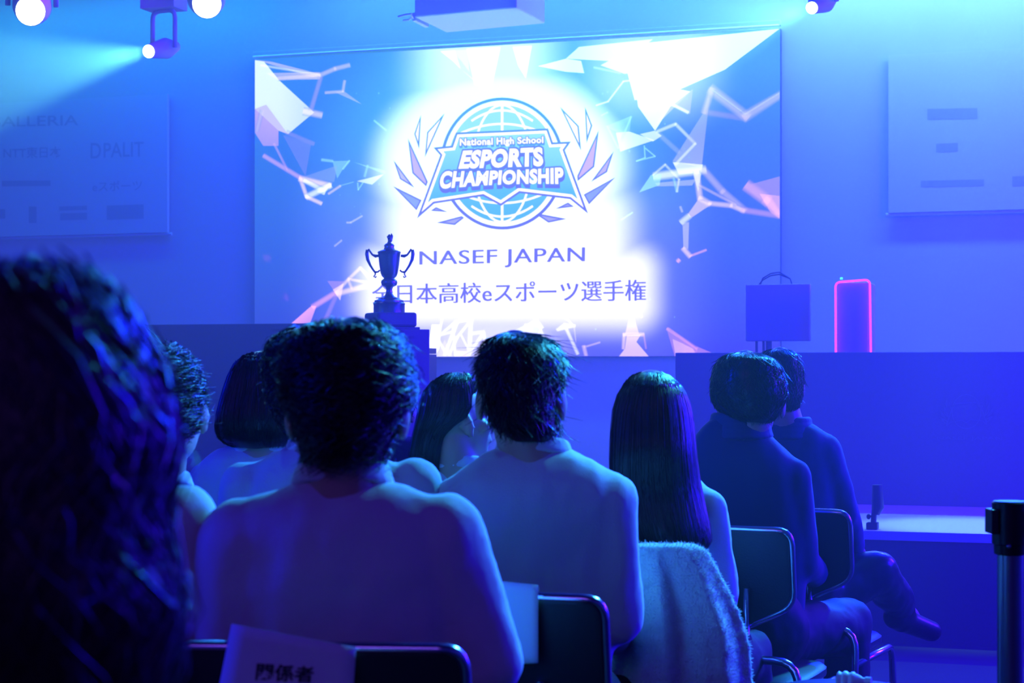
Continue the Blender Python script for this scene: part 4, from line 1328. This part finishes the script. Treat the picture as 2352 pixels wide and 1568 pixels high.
hair(pP, iP, [(702, 160, 268), (712, 130, 292), (730, 105, 314), (760, 85, 333), (800, 72, 345), (845, 70, 349), (890, 76, 345), (930, 92, 330), (970, 120, 308), (1010, 150, 280)], n=2000, seed=21, lift=0.008, depth=1.05, material='hair2')
# -- blurred woman close to the lens
pA, iA = person('person with long wavy dark hair, blurred and very close at the left edge', 1.22, (55, 860), (60, 1560),
    [(1545, -60, 190), (1580, -150, 280), (1640, -300, 420), (1740, -460, 560), (1900, -520, 620), (2300, -500, 600), (2900, -450, 560), (3300, -420, 540)],
    [(-420, 1800), (520, 1790)], [(-450, 2500, 0.05), (560, 2500, 0.05)], htop=632, hw=600, yaw=R(-4), seed=12, depth=0.5, top='coat', topmat='jacket')
hair(pA, iA, [(632, 20, 120), (636, -30, 160), (645, -90, 195), (660, -150, 228), (685, -205, 256), (730, -235, 285), (800, -255, 312), (880, -268, 345), (960, -275, 372), (1030, -278, 388), (1090, -275, 378), (1140, -270, 362), (1200, -265, 362), (1260, -262, 382), (1330, -262, 402), (1400, -255, 408), (1480, -245, 392), (1568, -230, 372), (1660, -210, 340), (1730, -180, 290)], kind='long', n=5200, seed=22, curl=0.55, lift=0.010, depth=0.85, material='hair2', lump=0.006, w=0.0010, shift=-0.03)

# ---- chairs: each below its sitter, the visible backs placed as photographed
G_ = 'bent tube audience chairs'
def chair_at(px, d, turn, label):
    p = P(px, HOR, d)
    r_, f = fr(R(turn))
    loc = p + f * 0.21 * 1.0
    return make_chair(label, (loc[0], loc[1], 0.0), ANG + R(turn), G_), loc, r_, f
def back_point(px, py, loc, f, off):
    """where the ray of this photo place meets the plane of a chair back"""
    v = FW + RT * ((px - 1176.0) / FPX) + UP * ((HOR - py) / FPX)
    o = loc - f * (0.21 + off)
    nrm = f
    t = ((o - CAM) @ nrm) / (v @ nrm)
    return CAM + v * t

cB = chair_at(728, 2.52, -4, 'black chair of the central viewer, with a white paper sign on its back')
cH = chair_at(1118, 3.10, -16, 'black chair of the spiky haired viewer, with a blank paper on its back')
cI = chair_at(1392, 3.84, -14, 'black chair hidden under the pale fleece jacket')
cJ = chair_at(1628, 4.42, -24, 'black chair with pale tube frame under the nearer suit')
cK = chair_at(1782, 4.98, -26, 'black chair with pale tube frame under the farther suit')
for pr, lb in ((iD, 'black chair of the viewer hidden behind the central head'), (iF, 'black chair of the bob haired viewer'), (iE, 'black chair of the viewer in the dark jacket'), (iG, 'black chair of the long haired viewer turned right'), (iC, 'black chair of the curly haired viewer'), (iP, 'black chair of the short haired viewer at the left'), (iA, 'black chair of the blurred viewer close to the lens')):
    loc = pr['base'] + pr['fT'] * 0.04
    r_ = pr['rT']
    make_chair(lb, (loc[0], loc[1], 0.0), math.atan2(r_[1], r_[0]), G_)

# ---- paper signs on the chair backs
def sheet(name, quad, ch, off, label, text=None, tq=None):
    loc, f = ch[1], ch[3]
    nu, nv = 8, 10
    V, F = [], []
    for j in range(nv + 1):
        for i in range(nu + 1):
            u, v = i / nu, j / nv
            T = np.array(quad[0]) * (1 - u) + np.array(quad[1]) * u
            B = np.array(quad[3]) * (1 - u) + np.array(quad[2]) * u
            q = T * (1 - v) + B * v
            V.append(back_point(q[0], q[1], loc, f, off + 0.004 * math.sin(u * 3.1) + 0.003 * v))
    for j in range(nv):
        for i in range(nu):
            a = j * (nu + 1) + i
            F.append((a, a + 1, a + nu + 2, a + nu + 1))
    me = bpy.data.meshes.new(name)
    me.from_pydata([tuple(q) for q in V], [], F)
    me.update()
    c = np.array(V).mean(0)
    o = link(name, me, M['paper'], smooth=True, origin=tuple(c))
    sm_ = o.modifiers.new('thick', 'SOLIDIFY'); sm_.thickness = 0.0006
    tag(o, label, 'paper sign', 'paper signs on the chair backs')
    if text:
        v, fc = text2d(text, 0.02, 1.0)
        V2 = []
        for x, y in unit(v):
            T = np.array(tq[0]) * (1 - x) + np.array(tq[1]) * x
            B = np.array(tq[3]) * (1 - x) + np.array(tq[2]) * x
            q = B * (1 - y) + T * y
            uu = min(max((q[0] - quad[0][0]) / (quad[1][0] - quad[0][0]), 0), 1)
            V2.append(tuple(back_point(q[0], q[1], loc, f, off + 0.0035 + 0.004 * math.sin(uu * 3.1))))
        me = bpy.data.meshes.new('printed_words')
        me.from_pydata(V2, [], fc)
        me.update()
        link('printed_words', me, M['ink'], o)
    return o


sheet('paper_sign', ((532, 1432), (818, 1486), (800, 1760), (470, 1740)), cB, 0.045, 'white paper sign with three dark characters on the central chair back', '関係者', ((590, 1521), (722, 1530), (718, 1568), (586, 1562)))
sheet('paper_sign', ((1110, 1331), (1236, 1343), (1236, 1522), (1110, 1528)), cH, 0.045, 'blank white paper on the chair back of the spiky haired viewer')

# ---- pale fleece jacket hung over the long haired viewer's chair
def fleece():
    rows = [(1250, 1440, 1600), (1260, 1432, 1622), (1285, 1428, 1640), (1320, 1424, 1658), (1360, 1420, 1678), (1400, 1416, 1698), (1440, 1412, 1713), (1480, 1408, 1724), (1540, 1404, 1730), (1620, 1400, 1732), (1720, 1402, 1732), (1840, 1410, 1725)]
    d = 3.70
    rings = []
    n = 72
    for y, a_l, a_r in rows:
        c = P((a_l + a_r) / 2, y, d)
        a = (a_r - a_l) / 2 * d / FPX
        k_ = (y - 1252) / 590
        bb = 0.035 + 0.025 * min(1, k_ * 2)
        ring = []
        for k in range(n):
            t = 2 * math.pi * k / n
            u = math.copysign(abs(math.cos(t)) ** .75, math.cos(t))
            w_ = math.copysign(abs(math.sin(t)) ** .75, math.sin(t))
            fold = 0.0
            if w_ < 0:
                fold = min(1, k_ * 3.5) * (0.016 * math.sin(u * 7.5 + 0.9 + k_ * 0.8) + 0.008 * math.sin(u * 15 + 2 - k_))
            ring.append(c + RT * a * u + FW * (bb * w_ + fold + 0.015))
        rings.append(ring)
    mb = MB(); mb.loft(rings)
    me = blob(mb, 0.007, 4)
    wrinkle(me, 0.003, 60.0, (1, 1, 1), 3)
    c = verts_np(me).mean(0)
    lo = verts_np(me)[:, 2].min()
    o = link('fleece_jacket', me, M['fleece'], smooth=True, origin=(c[0], c[1], lo))
    # short pile that catches the light along the edge
    a = verts_np(me)
    nr = np.empty(len(a) * 3); me.vertices.foreach_get('normal', nr); nr = nr.reshape(-1, 3)
    rng = np.random.default_rng(5)
    mb = MB()
    for i in rng.choice(len(a), min(9000, len(a)), replace=False):
        p = a[i] + np.array((c[0], c[1], lo)); q = nr[i] + rng.normal(0, .5, 3)
        mb.tube([p, p + q * 0.0018, p + q * 0.0034 + rng.normal(0, .0006, 3)], [0.0008, 0.0006, 0.0002], 3, cap=False)
    tag(mb.build('fleece_pile', M['fleece'], o, smooth=True, fix=False), kind='stuff')
    tag(o, 'pale fleece jacket hung over the chair of the long haired viewer', 'jacket')
fleece()

# ---- belt post at the right edge
q = P(2320, 1150, 3.45)
sp = thing('belt_post', (q[0], q[1], 0), 'metal crowd control belt post at the right edge', 'barrier post')
zt = q[2]
s_ = 3.45 / FPX
b = MB(); b.lathe((q[0], q[1], 0), [(0.17, 0.0), (0.17, 0.012), (0.15, 0.022), (0.05, 0.035), (0.03, 0.05)], 36); b.build('post_base', M['steel'], sp, smooth='auto')
b = MB(); b.lathe((q[0], q[1], 0), [(29 * s_, 0.03), (29 * s_, zt - 118 * s_)], 32); b.build('post_tube', M['steel'], sp, smooth='auto')
b = MB(); b.lathe((q[0], q[1], 0), [(29 * s_, zt - 124 * s_), (36 * s_, zt - 121 * s_), (37 * s_, zt - 100 * s_), (41 * s_, zt - 98 * s_), (41 * s_, zt - 4 * s_), (37 * s_, zt), (20 * s_, zt)], 36); b.build('post_head', M['blackmetal'], sp, smooth='auto')
rp, fp = fr(R(-18.5))
b = MB()
for sgn in (-1, 1):
    c = np.array((q[0], q[1], zt - 46 * s_)) + RT * sgn * 42 * s_
    b.box(c, (0.014, 0.05, 0.046), ANG)
b.build('belt_slot', M['black'], sp, bevel=0.002)
b = MB(); c = np.array((q[0], q[1], zt - 100 * s_)) - FW * 41 * s_ - RT * 14 * s_; b.sphere(c, 0.0045); b.build('set_screw', M['steel'], sp, smooth=True)

# ---- ribbed bottle lying on a small stool
q = P(1940, 1562, 3.85)
zs = q[2] - 0.020
stl = thing('stool', (q[0], q[1], 0), 'low round stool carrying a ribbed bottle at the lower right', 'stool')
b = MB(); b.lathe((q[0], q[1], 0), [(0.14, zs - 0.03), (0.15, zs - 0.024), (0.15, zs - 0.006), (0.14, zs)], 32); b.build('seat', M['chairpad'], stl, smooth='auto')
for k in range(3):
    a = k * 2.094 + .4
    b = MB(); b.tube([(q[0] + .09 * math.cos(a), q[1] + .09 * math.sin(a), zs - .03), (q[0] + .15 * math.cos(a), q[1] + .15 * math.sin(a), 0.0)], 0.011, 8); b.build('leg', M['blackmetal'], stl, smooth=True)
ax = RT * 0.93 - FW * 0.37
prof = [(0.0, .012), (0.004, .022), (0.010, .027), (0.016, .0235), (0.022, .0235), (0.028, .0285), (0.036, .0285), (0.042, .024), (0.048, .024), (0.053, .0275), (0.060, .0275), (0.066, .023), (0.080, .018), (0.09, .012), (0.100, .012)]
bt = thing('drink_bottle', (q[0], q[1], zs), 'tiny ribbed pale bottle lying on the stool at the lower right', 'bottle')
prof = [(t * 0.62, r_ * 0.7) for t, r_ in prof]
c0 = np.array((q[0], q[1], zs + 0.0201)) - ax * 0.018
b = MB(); b.tube([c0 + ax * t for t, _ in prof], [r_ for _, r_ in prof], 24); b.build('bottle_body', M['offwhite'], bt, smooth='auto')
b = MB(); b.tube([c0 + ax * 0.062, c0 + ax * 0.074], 0.0105, 20); b.build('bottle_cap', M['offwhite'], bt, smooth='auto')

# ================================================================== haze
hm = bpy.data.materials.new('stage_haze')
hm.use_nodes = True
nt = hm.node_tree
nt.nodes.clear()
vsn = nt.nodes.new('ShaderNodeVolumeScatter')
vsn.inputs['Color'].default_value = (1, 1, 1, 1)
vsn.inputs['Density'].default_value = 0.033
vsn.inputs['Anisotropy'].default_value = 0.0
no = nt.nodes.new('ShaderNodeOutputMaterial')
nt.links.new(vsn.outputs[0], no.inputs['Volume'])
b = MB(); b.box(((X0 + X1) / 2, (3.6 + WY) / 2, ZC / 2), (X1 - X0 - .02, WY - 3.6 - .02, ZC - .02))
tag(b.build('haze', hm, origin=((X0 + X1) / 2, (3.6 + WY) / 2, 0)), 'blue lit stage haze filling the hall', 'haze', kind='stuff')
